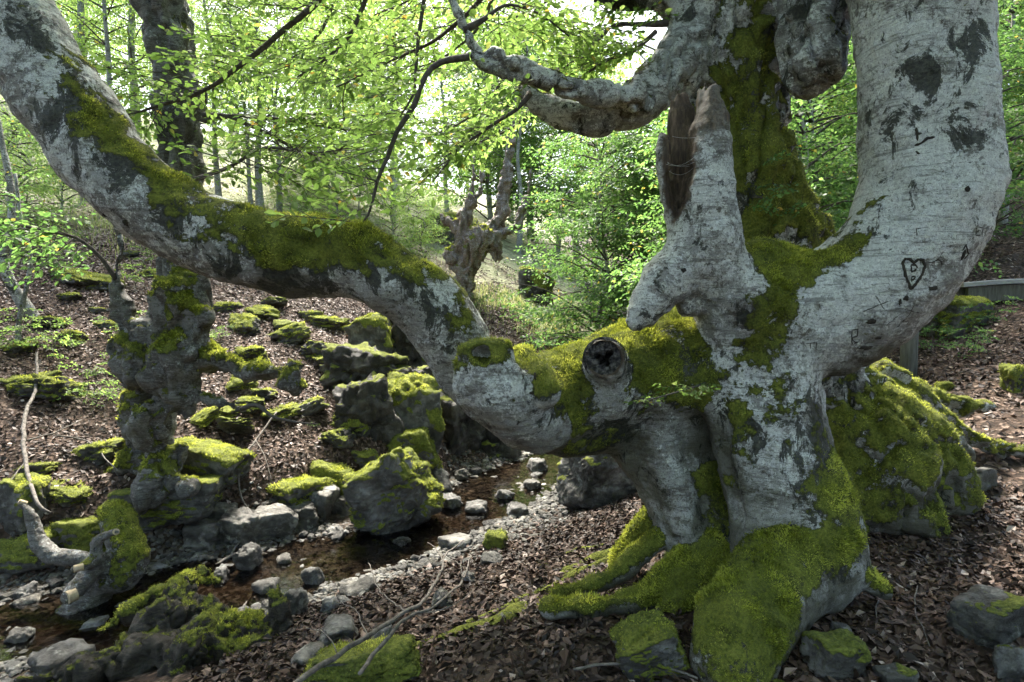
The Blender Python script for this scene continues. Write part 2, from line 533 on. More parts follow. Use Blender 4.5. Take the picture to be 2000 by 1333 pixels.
def rock_material(name='mossy_limestone', world=True):
    m, nt = new_mat(name)
    n = N(nt)
    c = n.coord(None, world)
    t = n.tex(3.0, 10, 0.7, c, 0.3)
    col = n.ramp(t, [(0.36, (0.026, 0.025, 0.022)), (0.5, (0.095, 0.092, 0.084)), (0.64, (0.26, 0.255, 0.24))])
    col = n.mix(n.math('MULTIPLY', n.smooth(n.tex(7, 8, 0.7, c), 0.55, 0.66), 0.6), col, (0.40, 0.41, 0.38))
    crack = n.tex(4.5, 10, 0.75, n.coord((0.7, 0.7, 3.0), world), 0.8)
    col = n.mix(n.math('MULTIPLY', n.smooth(crack, 0.60, 0.70), 0.6), col, (0.035, 0.032, 0.028))
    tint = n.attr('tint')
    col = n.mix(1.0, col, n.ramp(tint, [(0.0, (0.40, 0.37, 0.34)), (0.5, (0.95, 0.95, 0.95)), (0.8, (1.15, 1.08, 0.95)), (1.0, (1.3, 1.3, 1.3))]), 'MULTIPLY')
    m1 = n.tex(9, 8, 0.75, c)
    m2 = n.tex(60, 4, 0.7, c)
    mm = n.math('ADD', n.attr('moss'), n.math('MULTIPLY', n.math('SUBTRACT', m1, 0.5), 1.4))
    mask = n.smooth(mm, 0.42, 0.58)
    mcol = n.ramp(n.math('ADD', n.math('MULTIPLY', m1, 0.5), n.math('MULTIPLY', m2, 0.5)), MOSS_STOPS)
    col = n.mix(mask, col, mcol)
    nb = n.bump(t, 0.9, 0.09)
    nb = n.bump(n.tex(26, 9, 0.75, c), 0.8, 0.02, nb)
    nb = n.bump(crack, 0.6, 0.05, nb)
    nb = n.bump(n.math('MULTIPLY', mask, m2), 0.8, 0.02, nb)
    n.finish(col, n.math('ADD', 0.6, n.math('MULTIPLY', mask, 0.35)), nb, 0.3)
    return m
M_ROCK = rock_material()
M_STONE = rock_material('stream_stone', False)

def ground_material():
    m, nt = new_mat('forest_floor')
    n = N(nt)
    c = n.coord()
    t = n.tex(1.4, 8, 0.7, c)
    v = n.new('ShaderNodeTexVoronoi'); v.inputs['Scale'].default_value = 22
    n.link(c, v.inputs['Vector'])
    sep = n.new('ShaderNodeSeparateColor'); n.link(v.outputs['Color'], sep.inputs[0])
    lit = n.ramp(sep.outputs[0], [(0.0, (0.016, 0.011, 0.008)), (0.4, (0.042, 0.027, 0.019)), (0.75, (0.095, 0.062, 0.045)), (1.0, (0.19, 0.14, 0.11))])
    soil = n.ramp(n.tex(8, 8, 0.7, c), [(0.3, (0.012, 0.009, 0.006)), (0.7, (0.040, 0.028, 0.020))])
    col = n.mix(n.smooth(n.tex(30, 4, 0.6, c), 0.35, 0.6), soil, lit)
    # green and pale turf on the upper slopes
    turf = n.ramp(n.tex(9, 8, 0.7, c), [(0.35, (0.14, 0.16, 0.07)), (0.65, (0.38, 0.38, 0.25))])
    col = n.mix(n.smooth(n.math('ADD', n.attr('turf'), n.math('MULTIPLY', n.math('SUBTRACT', t, 0.5), 1.2)), 0.4, 0.7), col, turf)
    # stream bed: brown silt and small gravel
    v2 = n.new('ShaderNodeTexVoronoi'); v2.inputs['Scale'].default_value = 30
    n.link(c, v2.inputs['Vector'])
    sep2 = n.new('ShaderNodeSeparateColor'); n.link(v2.outputs['Color'], sep2.inputs[0])
    bed = n.ramp(sep2.outputs[1], [(0.0, (0.020, 0.015, 0.011)), (0.5, (0.055, 0.042, 0.030)), (0.8, (0.10, 0.088, 0.075)), (1.0, (0.18, 0.175, 0.17))])
    col = n.mix(n.attr('bed'), col, bed)
    nb = n.bump(n.math('ADD', v.outputs['Distance'], sep.outputs[1]), 0.7, 0.03)
    nb = n.bump(n.tex(40, 6, 0.7, c), 0.5, 0.02, nb)
    n.finish(col, 0.9, nb, 0.15)
    return m
M_GROUND = ground_material()

def water_material():
    m, nt = new_mat('stream_water')
    n = N(nt)
    c = n.coord()
    nb = n.bump(n.tex(7, 4, 0.5, n.coord((1, 1, 0.2)), 0.6), 0.25, 0.02)
    nb = n.bump(n.tex(30, 3, 0.5, c, 0.6), 0.12, 0.006, nb)
    fr = n.new('ShaderNodeFresnel'); fr.inputs[0].default_value = 1.33
    n.link(nb, fr.inputs['Normal'])
    tr = n.new('ShaderNodeBsdfTransparent'); tr.inputs[0].default_value = (0.36, 0.31, 0.26, 1)
    gl = n.new('ShaderNodeBsdfGlossy'); gl.inputs['Roughness'].default_value = 0.05
    gl.inputs[0].default_value = (0.95, 0.95, 0.95, 1)
    n.link(nb, gl.inputs['Normal'])
    mx = n.new('ShaderNodeMixShader')
    n.link(n.math('ADD', n.math('MULTIPLY', fr.outputs[0], 1.1), 0.03, True), mx.inputs[0])
    n.link(tr.outputs[0], mx.inputs[1]); n.link(gl.outputs[0], mx.inputs[2])
    o = n.new('ShaderNodeOutputMaterial')
    n.link(mx.outputs[0], o.inputs[0])
    return m
M_WATER = water_material()

# ------------------------------------------------------------------ terrain
STREAM = np.array([[-12, -1.5, -1.05], [-6, 2.4, -0.98], [-4.0, 3.9, -0.95], [-2.6, 4.75, -0.92], [-1.3, 5.6, -0.90], [-0.1, 6.9, -0.86],
                   [0.7, 8.5, -0.80], [1.4, 10.4, -0.6], [2.4, 13, 0.1], [3.4, 17, 0.9], [4.5, 30, 3.2], [8, 90, 14]])
def stream_coords(x, y):
    best = np.full(x.shape, 1e9); sd = np.zeros(x.shape); bz = np.zeros(x.shape)
    for a, b in zip(STREAM[:-1], STREAM[1:]):
        dx, dy = b[0] - a[0], b[1] - a[1]
        L2 = dx * dx + dy * dy
        t = np.clip(((x - a[0]) * dx + (y - a[1]) * dy) / L2, 0, 1)
        ex, ey = x - a[0] - t * dx, y - a[1] - t * dy
        d = np.hypot(ex, ey)
        m = d < best
        side = np.sign(dx * ey - dy * ex)
        best = np.where(m, d, best); sd = np.where(m, side * d, sd); bz = np.where(m, a[2] + t * (b[2] - a[2]), bz)
    return sd, bz
def relu(x): return np.maximum(x, 0)
def H(x, y, rough=True):
    x = np.asarray(x, float); y = np.asarray(y, float)
    sh = x.shape
    x, y = x.ravel(), y.ravel()
    s, bed = stream_coords(x, y)
    q = np.stack([x, y, 0 * x], -1)
    wob = 0.28 * fbm(q * 0.7, 2, 3)
    sl = s + wob
    left = bed - 0.05 + 0.10 * sstep(0.3, 0.8, sl) + 0.50 * sstep(0.85, 1.5, sl) + 0.41 * relu(sl - 1.1) - 0.16 * relu(sl - 10)
    r = -s + wob * 0.6
    plane = 0.0 + 0.20 * relu(y - 3.3) + 0.05 * relu(y - 9) + 0.05 * (x - 1.5) + 0.09 * relu(x - 4.0) + 0.0 * y
    rise = bed - 0.05 + 0.10 * sstep(0.3, 0.8, r) + 0.37 * relu(r - 0.85)
    right = smin(rise, np.maximum(plane, bed + 0.05), 0.25)
    z = np.where(s > 0, left, right)
    if rough:
        far = sstep(0.4, 1.4, np.abs(s))
        z = z + (0.09 * fbm(q * 0.9, 3, 11) + 0.045 * fbm(q * 3.1, 3, 23)) * (0.35 + 0.65 * far)
    return z.reshape(sh)
def h1(x, y): return float(H(np.array([x]), np.array([y]))[0])
def ground(px, py, dmax=60.0):
    r = ray(px, py)
    d = np.concatenate([np.linspace(0.8, 12, 500), np.linspace(12, dmax, 400)])
    p = CAM + d[:, None] * r
    below = p[:, 2] < H(p[:, 0], p[:, 1])
    if not below.any(): return None
    i = int(np.argmax(below))
    return p[i], float(d[i])

def warp(n, lo, hi, c, k):
    u = np.linspace(-1, 1, n)
    a = np.sinh(u * k) / math.sinh(k)
    return np.where(a < 0, c + a * (c - lo), c + a * (hi - c))
gx = warp(300, -95, 95, 0.0, 4.4)
gy = warp(300, -14, 120, 4.6, 4.6)
GX, GY = np.meshgrid(gx, gy, indexing='ij')
GZ = H(GX, GY)
sc, bc = stream_coords(GX.ravel(), GY.ravel())
i, j = np.meshgrid(np.arange(len(gx) - 1), np.arange(len(gy) - 1), indexing='ij')
nn = len(gy)
q = np.stack([i * nn + j, (i + 1) * nn + j, (i + 1) * nn + j + 1, i * nn + j + 1], -1).reshape(-1, 4)
tv = np.stack([GX, GY, GZ], -1).reshape(-1, 3)
turf = sstep(9, 20, tv[:, 1] + 0.4 * np.abs(tv[:, 0])) * 0.62 * (sc > 0) + 0.05
turf += 0.75 * np.exp(-(((tv[:, 0] - 0.1) / 0.9) ** 2 + ((tv[:, 1] - 10.6) / 0.9) ** 2))
bedm = 1 - sstep(0.75, 1.15, np.abs(sc + 0.25 * fbm(tv * 1.1, 2, 5)))
o = link('ground', mesh_from('ground', tv, [q], [M_GROUND], {'turf': turf, 'bed': bedm}))
tag(o, 'sloping forest floor of brown leaf litter either side of the stream', 'ground', kind='structure')

# stream water: a ribbon along the bed
sp, srr = smooth_path(STREAM[1:9], np.full(8, 1.1), 0.15)
st = norm(np.gradient(sp[:, :2], axis=0))
nrm2 = np.stack([-st[:, 1], st[:, 0]], -1)
wv = []
for k in range(-4, 5):
    w = 1.15 * k / 4
    wv.append(np.column_stack([sp[:, :2] + nrm2 * w, sp[:, 2] + 0.012]))
wv = np.stack(wv, 1)
ns = len(sp)
i, j = np.meshgrid(np.arange(ns - 1), np.arange(8), indexing='ij')
wq = np.stack([i * 9 + j, i * 9 + j + 1, (i + 1) * 9 + j + 1, (i + 1) * 9 + j], -1).reshape(-1, 4)[:, ::-1]
o = link('stream_water', mesh_from('stream_water', wv.reshape(-1, 3), [wq], [M_WATER]))
tag(o, 'shallow brown stream water running between the stones', 'water', kind='structure')

# ------------------------------------------------------------------ implicit surface fields for the old trees
class Field:
    def __init__(self, lo, hi, vox):
        self.lo = np.array(lo, float); self.vox = vox
        self.dim = np.ceil((np.array(hi) - self.lo) / vox).astype(int) + 1
        self.f = np.full(self.dim, 1.0, dtype=np.float32)
        self.id = np.zeros(self.dim, dtype=np.int16)
    def _sub(self, a, b, r):
        mn = np.floor((np.minimum(a, b) - r - self.lo) / self.vox).astype(int)
        mx = np.ceil((np.maximum(a, b) + r - self.lo) / self.vox).astype(int) + 1
        mn = np.clip(mn, 0, self.dim); mx = np.clip(mx, 0, self.dim)
        if (mx <= mn).any(): return None
        sl = tuple(slice(x, y) for x, y in zip(mn, mx))
        g = [(np.arange(mn[k], mx[k]) * self.vox + self.lo[k]).astype(np.float32) for k in range(3)]
        return sl, g[0][:, None, None], g[1][None, :, None], g[2][None, None, :]
    def _dist(self, X, Y, Z, a, b, ra, rb):
        ab = b - a
        L2 = float(ab @ ab)
        if L2 < 1e-8:
            return np.sqrt((X - a[0]) ** 2 + (Y - a[1]) ** 2 + (Z - a[2]) ** 2) - ra
        t = ((X - a[0]) * ab[0] + (Y - a[1]) * ab[1] + (Z - a[2]) * ab[2]) / L2
        t = np.clip(t, 0, 1)
        return np.sqrt((X - a[0] - t * ab[0]) ** 2 + (Y - a[1] - t * ab[1]) ** 2 + (Z - a[2] - t * ab[2]) ** 2) - (ra + t * (rb - ra))
    def cone(self, a, b, ra, rb, k, tg):
        S = self._sub(a, b, max(ra, rb) + k + 3 * self.vox)
        if S is None: return
        sl, X, Y, Z = S
        d = self._dist(X, Y, Z, a, b, ra, rb).astype(np.float32)
        f = self.f[sl]
        idv = self.id[sl]
        idv[d < f] = tg
        self.f[sl] = smin(f, d, k)
    def cut(self, a, b, ra, rb, k, tg=None):
        S = self._sub(a, b, max(ra, rb) + k + 3 * self.vox)
        if S is None: return
        sl, X, Y, Z = S
        d = self._dist(X, Y, Z, a, b, ra, rb).astype(np.float32)
        f = self.f[sl]
        if tg is not None:
            idv = self.id[sl]
            idv[(-d > f - 0.01) & (f < 0.02)] = tg
        self.f[sl] = smax(f, -d, k)
    def chain(self, pts, k, tg, step=0.09):
        """pts: rows of px, py, depth, pixel radius"""
        pp = [PR(*q) for q in pts]
        path, rad = smooth_path([q[0] for q in pp], [q[1] for q in pp], step)
        if len(path) == 1:
            self.cone(path[0], path[0], rad[0], rad[0], k, tg)
        # one chain is gathered first so that its own segments do not swell where they meet
        mn = path.min(0); mx = path.max(0)
        R_ = float(rad.max()) + k + 3 * self.vox
        S = self._sub(mn, mx, R_)
        if S is None: return
        tmp = {}
        sl, X, Y, Z = S
        d = np.full(self.f[sl].shape, 1.0, dtype=np.float32)
        off = [s.start for s in sl]
        for i in range(len(path) - 1):
            s2 = self._sub(path[i], path[i + 1], max(rad[i], rad[i + 1]) + k + 3 * self.vox)
            if s2 is None: continue
            sl2, X2, Y2, Z2 = s2
            loc = tuple(slice(a.start - o_, a.stop - o_) for a, o_ in zip(sl2, off))
            if any(l.start < 0 for l in loc): continue
            dd = self._dist(X2, Y2, Z2, path[i], path[i + 1], rad[i], rad[i + 1]).astype(np.float32)
            d[loc] = np.minimum(d[loc], dd)
        f = self.f[sl]
        idv = self.id[sl]
        idv[d < f] = tg
        self.f[sl] = smin(f, d, k)
    def surface(self):
        f = self.f
        ins = f < 0
        nx, ny, nz = self.dim
        c = np.zeros((nx - 1, ny - 1, nz - 1), dtype=np.int8)
        for dx in (0, 1):
            for dy in (0, 1):
                for dz in (0, 1):
                    c += ins[dx:nx - 1 + dx, dy:ny - 1 + dy, dz:nz - 1 + dz]
        ci = np.nonzero((c > 0) & (c < 8))
        n = len(ci[0])
        idx = np.full(c.shape, -1, dtype=np.int32)
        idx[ci] = np.arange(n)
        acc = np.zeros((n, 3)); cnt = np.zeros(n)
        corners = [(dx, dy, dz) for dx in (0, 1) for dy in (0, 1) for dz in (0, 1)]
        val = {k: f[ci[0] + k[0], ci[1] + k[1], ci[2] + k[2]] for k in corners}
        for a in corners:
            for ax in range(3):
                if a[ax]: continue
                b = list(a); b[ax] = 1; b = tuple(b)
                va, vb = val[a], val[b]
                m = (va < 0) != (vb < 0)
                t = np.where(m, va / np.where(m, va - vb, 1), 0)
                pt = np.array(a, float)[None] + np.zeros((n, 3))
                pt[:, ax] += t
                acc += pt * m[:, None]; cnt += m
        v = (np.stack(ci, -1) + acc / cnt[:, None]) * self.vox + self.lo
        quads = []
        for ax in range(3):
            o1, o2 = [(1, 2), (2, 0), (0, 1)][ax]
            sa = [slice(1, -1)] * 3; sb = [slice(1, -1)] * 3
            sa[ax] = slice(0, -1); sb[ax] = slice(1, None)
            A, B = ins[tuple(sa)], ins[tuple(sb)]
            e = np.nonzero(A != B)
            flip = A[e]
            base = [x.copy() for x in e]
            for k in range(3):
                if k != ax: base[k] = base[k] + 1
            def cell(d1, d2):
                q_ = [x for x in base]
                q_[o1] = q_[o1] - d1; q_[o2] = q_[o2] - d2
                return idx[q_[0], q_[1], q_[2]]
            q4 = np.stack([cell(1, 1), cell(0, 1), cell(0, 0), cell(1, 0)], -1)
            q4[~flip] = q4[~flip][:, ::-1]
            quads.append(q4)
        quads = np.concatenate(quads)
        quads = quads[(quads >= 0).all(1)]
        tags = self.id[ci[0], ci[1], ci[2]]
        return v, quads, tags

def fuzz(rng, v, n, w, count, size, base_tint=0.0):
    """tiny upright moss blades on the surface points v with normals n and weights w"""
    w = np.clip(w, 0, None)
    if w.sum() <= 0: return None
    idx = rng.choice(len(v), count, p=w / w.sum())
    p = v[idx] + rng.normal(size=(count, 3)) * 0.006
    nn_ = norm(n[idx] + rng.normal(size=(count, 3)) * 0.45 + [0, 0, 0.15])
    s = norm(np.cross(nn_, rng.normal(size=(count, 3))))
    wq = np.clip(w[idx] / max(np.percentile(w[w > 0], 85), 1e-6), 0, 1)
    lump = np.clip(0.75 + 0.8 * fbm(v[idx] * 7, 2, 91), 0.35, 1.6)
    h = (size * rng.uniform(0.45, 1.25, count) * (0.35 + 0.65 * wq) * lump)[:, None]
    b = p - n[idx] * 0.003
    tri = np.stack([b - s * h * 0.20, b + s * h * 0.20, b + nn_ * h], 1).reshape(-1, 3)
    f = np.arange(count * 3).reshape(-1, 3)
    t = np.clip(fbm(p * 5, 4, 77, 0.6) * 1.0 + 0.47 + rng.normal(size=count) * 0.16 + base_tint, 0, 1)
    return tri, f, np.repeat(t, 3)

def blobs(v, lst):
    out = np.zeros(len(v))
    for (px, py, d, r, amt) in lst:
        c, rr = PR(px, py, d, r)
        out += amt * np.exp(-(((v - c) ** 2).sum(1)) / (rr * rr))
    return out

PARTS = {}
def build_old_tree(root, field, names, bias, rng, mat, moss_blobs, dark_blobs, wood_fn, disp, fuzz_n, fuzz_size, flute=0.012, seed=1, moss_gain=1.0, damp_on=0, damp_blobs=(), ridge=0.0, rfreq=6.0):
    v, quads, tags = field.surface()
    n = vnormals(v, [quads])
    d = disp * fbm(v * 2.6, 3, seed) + flute * fbm(v * np.array([7, 7, 1.6]), 3, seed + 5) + 0.010 * fbm(v * 13, 4, seed + 9, 0.6)
    if ridge:
        d = d - ridge * np.clip(1 - 5 * np.abs(fbm(v * rfreq * np.array([1, 1, 0.45]), 3, seed + 70)), 0, 1)
    v = v + n * d[:, None]
    n = vnormals(v, [quads])
    b = np.array([bias.get(t, 0.0) for t in range(max(names) + 1)])[tags]
    m = moss_gain * 1.0 * n[:, 2] - 0.22 + 0.85 * fbm(v * 2.3, 3, seed + 30) + 0.30 * fbm(v * 8, 3, seed + 31) + b + blobs(v, moss_blobs)
    moss = sstep(-0.25, 0.80, m)
    dark = np.clip(blobs(v, dark_blobs), -1.5, 2)
    damp = np.clip(0.9 - v[:, 2] / 0.95, -0.3, 0.6) * (damp_on > 0) + blobs(v, damp_blobs) - 0.25 * n[:, 2]
    wood = wood_fn(v, n, tags) if wood_fn else np.zeros(len(v))
    moss = moss * (1 - wood)
    v = v + n * (moss * (0.006 + 0.010 * fbm(v * 11, 3, seed + 40) + 0.016 * fbm(v * 5, 2, seed + 43)))[:, None]
    n = vnormals(v, [quads])
    ft = tags[quads[:, 0]]
    PARTS.clear()
    for t, nm in names.items():
        sel = quads[ft == t]
        if not len(sel): continue
        u, inv = np.unique(sel, return_inverse=True)
        me = mesh_from(nm, v[u], [inv.reshape(-1, 4)], [mat], {'moss': moss[u], 'dark': dark[u], 'wood': wood[u], 'damp': damp[u]}, True, n[u])
        PARTS[t] = link(nm, me, root)
    if fuzz_n:
        tri, f, t = fuzz(rng, v, n, np.clip(moss - 0.35, 0, 1) ** 1.5 * (v[:, 2] > -0.6), fuzz_n, fuzz_size)
        o_ = link('moss', mesh_from('moss', tri, [f], [M_FUZZ], {'tint': t}, False), root)
        o_['kind'] = 'stuff'
    return v, quads, n, moss

# ------------------------------------------------------------------ the great leaning beech
rng = np.random.default_rng(11)
beech = empty('beech_tree', (1.45, 3.0, 0.0))
tag(beech, 'huge contorted grey beech with mossy limbs and a heart carved in its bark', 'tree')
T_TRUNK, T_LEG, T_MASS, T_LL, T_RL, T_SNAG, T_KNOB, T_STUB, T_R1, T_R2, T_R3, T_R4, T_R5 = range(13)
F = Field((-3.6, 1.95, -0.45), (3.3, 4.5, 4.35), 0.0145)
K = 0.14
# trunk
F.chain([(1492, 560, 3.1, 92), (1495, 700, 3.1, 94), (1505, 850, 3.05, 98), (1535, 980, 3.0, 102), (1555, 1080, 2.98, 112)], 0.1, T_TRUNK)
F.chain([(1420, 560, 3.0, 40), (1420, 700, 3.02, 36), (1430, 850, 3.0, 38), (1470, 1000, 2.95, 40), (1490, 1090, 2.9, 55)], 0.08, T_TRUNK)
F.chain([(1570, 780, 3.12, 40), (1578, 880, 3.05, 48), (1612, 990, 3.0, 54), (1640, 1070, 2.98, 52)], 0.05, T_TRUNK)
# leg behind the trunk
F.chain([(1315, 700, 3.36, 78), (1322, 800, 3.36, 74), (1338, 900, 3.36, 70), (1365, 1000, 3.3, 68), (1380, 1110, 3.2, 76)], 0.05, T_LEG)
F.chain([(1290, 790, 3.2, 38), (1290, 880, 3.2, 42), (1325, 980, 3.16, 36), (1350, 1060, 3.12, 38)], 0.03, T_LEG)
F.chain([(1180, 800, 3.32, 60), (1225, 860, 3.34, 46), (1275, 940, 3.32, 40), (1325, 1030, 3.24, 42)], 0.09, T_LEG)
# deep crevice between the leg and the trunk
F.cut(P(1404, 720, 2.92), P(1412, 850, 2.95), 0.035, 0.045, 0.05)
F.cut(P(1412, 850, 2.95), P(1440, 1010, 2.92), 0.045, 0.03, 0.05)
F.cut(P(1335, 830, 3.02), P(1375, 980, 3.02), 0.025, 0.02, 0.04)
# horizontal mossy body
F.chain([(1440, 650, 3.22, 80), (1350, 690, 3.25, 74), (1270, 705, 3.22, 78), (1180, 745, 3.15, 88), (1090, 780, 3.12, 92), (1030, 800, 3.08, 66)], 0.1, T_MASS)
F.chain([(1190, 690, 3.45, 45), (1260, 665, 3.42, 42), (1330, 660, 3.4, 40), (1420, 620, 3.4, 46)], 0.1, T_MASS)
F.chain([(1225, 650, 3.28, 26), (1290, 665, 3.2, 38), (1345, 690, 3.15, 42), (1370, 700, 3.12, 34)], 0.07, T_MASS)
F.chain([(1355, 615, 3.5, 26), (1330, 640, 3.35, 24), (1300, 660, 3.3, 24)], 0.06, T_MASS)
F.chain([(1370, 745, 3.14, 60), (1300, 750, 3.14, 52)], 0.1, T_MASS)
F.chain([(1250, 770, 3.2, 40), (1190, 830, 3.22, 50), (1110, 850, 3.15, 40)], 0.08, T_MASS)
# knob at the far end of the body
F.chain([(1060, 815, 3.0, 62), (1010, 800, 2.86, 64), (972, 755, 2.76, 68), (950, 722, 2.72, 54)], 0.04, T_KNOB)
F.chain([(914, 728, 2.68, 20), (904, 755, 2.7, 17), (908, 780, 2.74, 14)], 0.025, T_KNOB)
F.chain([(1020, 715, 2.95, 34), (1052, 748, 2.76, 36), (1064, 768, 2.72, 32)], 0.03, T_KNOB)
F.chain([(1040, 850, 2.98, 30), (1010, 840, 2.96, 26)], 0.08, T_KNOB)
F.chain([(918, 692, 2.66, 20), (946, 676, 2.66, 17), (985, 684, 2.72, 22)], 0.03, T_KNOB)
F.cut(P(938, 692, 2.5), P(942, 698, 2.66), 0.035, 0.042, 0.015)
# hollow stub facing the viewer
F.chain([(1195, 765, 3.1, 50), (1186, 725, 2.98, 47), (1180, 704, 2.86, 44)], 0.06, T_STUB)
F.cut(P(1180, 698, 2.70), P(1180, 700, 2.79), 0.10, 0.085, 0.012)
F.cut(P(1182, 700, 2.78), P(1184, 712, 2.98), 0.062, 0.05, 0.01)
# left limb sweeping away over the stream
F.chain([(1150, 862, 3.45, 26), (1050, 848, 3.45, 32), (965, 800, 3.44, 40), (918, 735, 3.40, 58), (886, 662, 3.34, 68), (838, 598, 3.28, 69),
         (775, 555, 3.2, 66), (700, 522, 3.2, 67), (600, 508, 3.2, 70), (500, 498, 3.18, 69), (400, 462, 3.15, 73), (300, 400, 3.12, 75),
         (206, 312, 3.1, 78), (118, 192, 3.1, 80), (42, 72, 3.1, 84), (-30, -60, 3.1, 86), (-95, -180, 3.1, 86), (-160, -330, 3.1, 82)], 0.1, T_LL)
F.chain([(420, 430, 3.12, 30), (520, 450, 3.1, 34), (640, 462, 3.12, 34), (720, 480, 3.14, 30)], 0.1, T_LL)
# right limb
F.chain([(1500, 610, 3.1, 102), (1595, 612, 3.07, 110), (1680, 570, 3.04, 112), (1755, 495, 3.0, 114), (1802, 390, 3.0, 118), (1812, 280, 3.0, 114),
         (1803, 150, 3.0, 112), (1797, 0, 3.0, 118), (1790, -150, 3.0, 124), (1795, -330, 3.05, 122)], 0.08, T_RL)
F.chain([(1918, 318, 2.98, 36), (1928, 345, 2.96, 30)], 0.06, T_RL)
F.chain([(1880, 430, 3.0, 40), (1912, 365, 2.98, 32)], 0.08, T_RL)
F.chain([(1635, 690, 3.02, 40), (1715, 632, 3.0, 46), (1790, 552, 2.98, 48), (1838, 470, 2.98, 50)], 0.1, T_RL)
# broken snag
F.chain([(1450, 590, 3.0, 78), (1400, 530, 2.93, 66), (1375, 450, 2.88, 66), (1372, 370, 2.87, 64), (1385, 290, 2.86, 46)], 0.09, T_SNAG)
F.chain([(1383, 300, 2.86, 46), (1394, 235, 2.86, 33), (1394, 180, 2.86, 14)], 0.04, T_SNAG)
F.chain([(1385, 250, 2.9, 26), (1372, 190, 2.9, 10), (1366, 178, 2.9, 5)], 0.02, T_SNAG)
F.chain([(1345, 400, 3.0, 40), (1335, 300, 3.02, 34), (1332, 230, 3.02, 24), (1330, 200, 3.02, 17)], 0.04, T_SNAG)
F.chain([(1345, 430, 2.9, 40), (1305, 370, 2.88, 20), (1297, 300, 2.87, 13), (1297, 275, 2.87, 9)], 0.03, T_SNAG)
F.chain([(1375, 480, 2.9, 60), (1320, 530, 2.88, 52), (1270, 590, 2.87, 40), (1245, 628, 2.86, 22)], 0.08, T_SNAG)
F.chain([(1390, 570, 2.98, 40), (1350, 595, 2.95, 26), (1338, 600, 2.93, 22)], 0.03, T_SNAG)
for d_ in (2.66, 2.74, 2.82, 2.88):
    F.cut(P(1326, 225, d_), P(1330, 330, d_), 0.050, 0.068, 0.01)
    F.cut(P(1330, 330, d_), P(1322, 415, d_), 0.068, 0.022, 0.01)
for (x_, y0_, y1_, d_, r_) in [(1312, 260, 196, 2.99, 9), (1324, 250, 178, 2.98, 9), (1340, 250, 184, 2.99, 8), (1352, 260, 210, 2.98, 8), (1376, 230, 164, 2.9, 8), (1398, 220, 158, 2.86, 8), (1410, 260, 205, 2.84, 8), (1292, 330, 262, 2.86, 8), (1304, 330, 282, 2.84, 6)]:
    F.chain([(x_, y0_, d_, r_), (x_ + 1, (y0_ + y1_) / 2, d_, r_ * 0.85), (x_, y1_, d_, 3.5)], 0.012, T_SNAG)
# roots
F.chain([(1570, 1060, 2.92, 90), (1500, 1150, 2.72, 80), (1440, 1225, 2.5, 70), (1415, 1295, 2.36, 60), (1430, 1380, 2.25, 42)], 0.06, T_R1)
F.chain([(1410, 1190, 2.5, 40), (1385, 1240, 2.42, 32), (1380, 1300, 2.34, 24)], 0.04, T_R1)
F.chain([(1460, 1160, 2.58, 34), (1430, 1210, 2.42, 30)], 0.04, T_R1)
F.chain([(1540, 1120, 2.82, 60), (1500, 1200, 2.6, 55), (1470, 1290, 2.4, 42)], 0.12, T_R1)
F.chain([(1595, 1040, 2.96, 70), (1645, 1100, 2.9, 42), (1695, 1135, 2.88, 22), (1730, 1160, 2.86, 12)], 0.06, T_R2)
F.chain([(1375, 1075, 3.1, 44), (1310, 1132, 3.0, 28), (1240, 1174, 2.92, 22), (1150, 1190, 2.86, 20), (1078, 1192, 2.84, 16)], 0.015, T_R3)
F.chain([(1345, 1035, 3.2, 30), (1282, 1056, 3.2, 23), (1228, 1102, 3.14, 19), (1175, 1140, 3.08, 15), (1090, 1162, 3.04, 10)], 0.012, T_R4)
F.chain([(1318, 1000, 3.34, 34), (1265, 1028, 3.4, 25), (1228, 1072, 3.42, 20), (1205, 1112, 3.42, 12)], 0.012, T_R5)
F.chain([(1420, 1120, 3.0, 46), (1370, 1160, 2.94, 32), (1310, 1192, 2.88, 24)], 0.03, T_R3)
for pts_ in [[(1345, 1085, 2.98), (1290, 1128, 2.93), (1240, 1158, 2.90), (1170, 1172, 2.88)], [(1330, 1050, 3.08), (1280, 1080, 3.05), (1235, 1122, 3.02), (1215, 1140, 3.02)]]:
    for a_, b_ in zip(pts_[:-1], pts_[1:]):
        F.cut(P(*a_), P(*b_), 0.022, 0.022, 0.02)
F.cut(P(1425, 1030, 2.86), P(1440, 1110, 2.80), 0.03, 0.02, 0.03)

def wood_hero(v, n, tags):
    rel = v - CAM
    dep = rel @ FWD
    qx = 1000 + FPX * (rel @ RGT) / dep; qy = 666.5 - FPX * (rel @ UPV) / dep
    jag = 14 * fbm(v * 22, 3, 8)
    cx = np.interp(qy, [180, 250, 330, 420, 440], [1328, 1326, 1326, 1320, 1316])
    hw = np.interp(qy, [180, 250, 330, 400, 440], [34, 36, 36, 22, 2])
    w = sstep(3, -5, np.abs(qx - cx) - hw + jag * 0.6) * (qy < 445)
    top = sstep(292, 240, qy + jag * 1.5 + 0.35 * np.abs(qx - 1385)) * 0.85
    w = np.maximum(w, top) * (tags == T_SNAG)
    c = P(1181, 700, 2.80)
    w2 = (1 - sstep(0.085, 0.112, np.linalg.norm((v - c) * [1, 0.55, 1], axis=1))) * (tags == T_STUB)
    return np.clip(np.maximum(w, w2), 0, 1)
hero_names = {T_TRUNK: 'trunk', T_LEG: 'leaning_stem', T_MASS: 'burled_body', T_LL: 'limb', T_RL: 'limb', T_SNAG: 'broken_limb', T_KNOB: 'knob',
              T_STUB: 'hollow_stub', T_R1: 'root', T_R2: 'root', T_R3: 'root', T_R4: 'root', T_R5: 'root'}
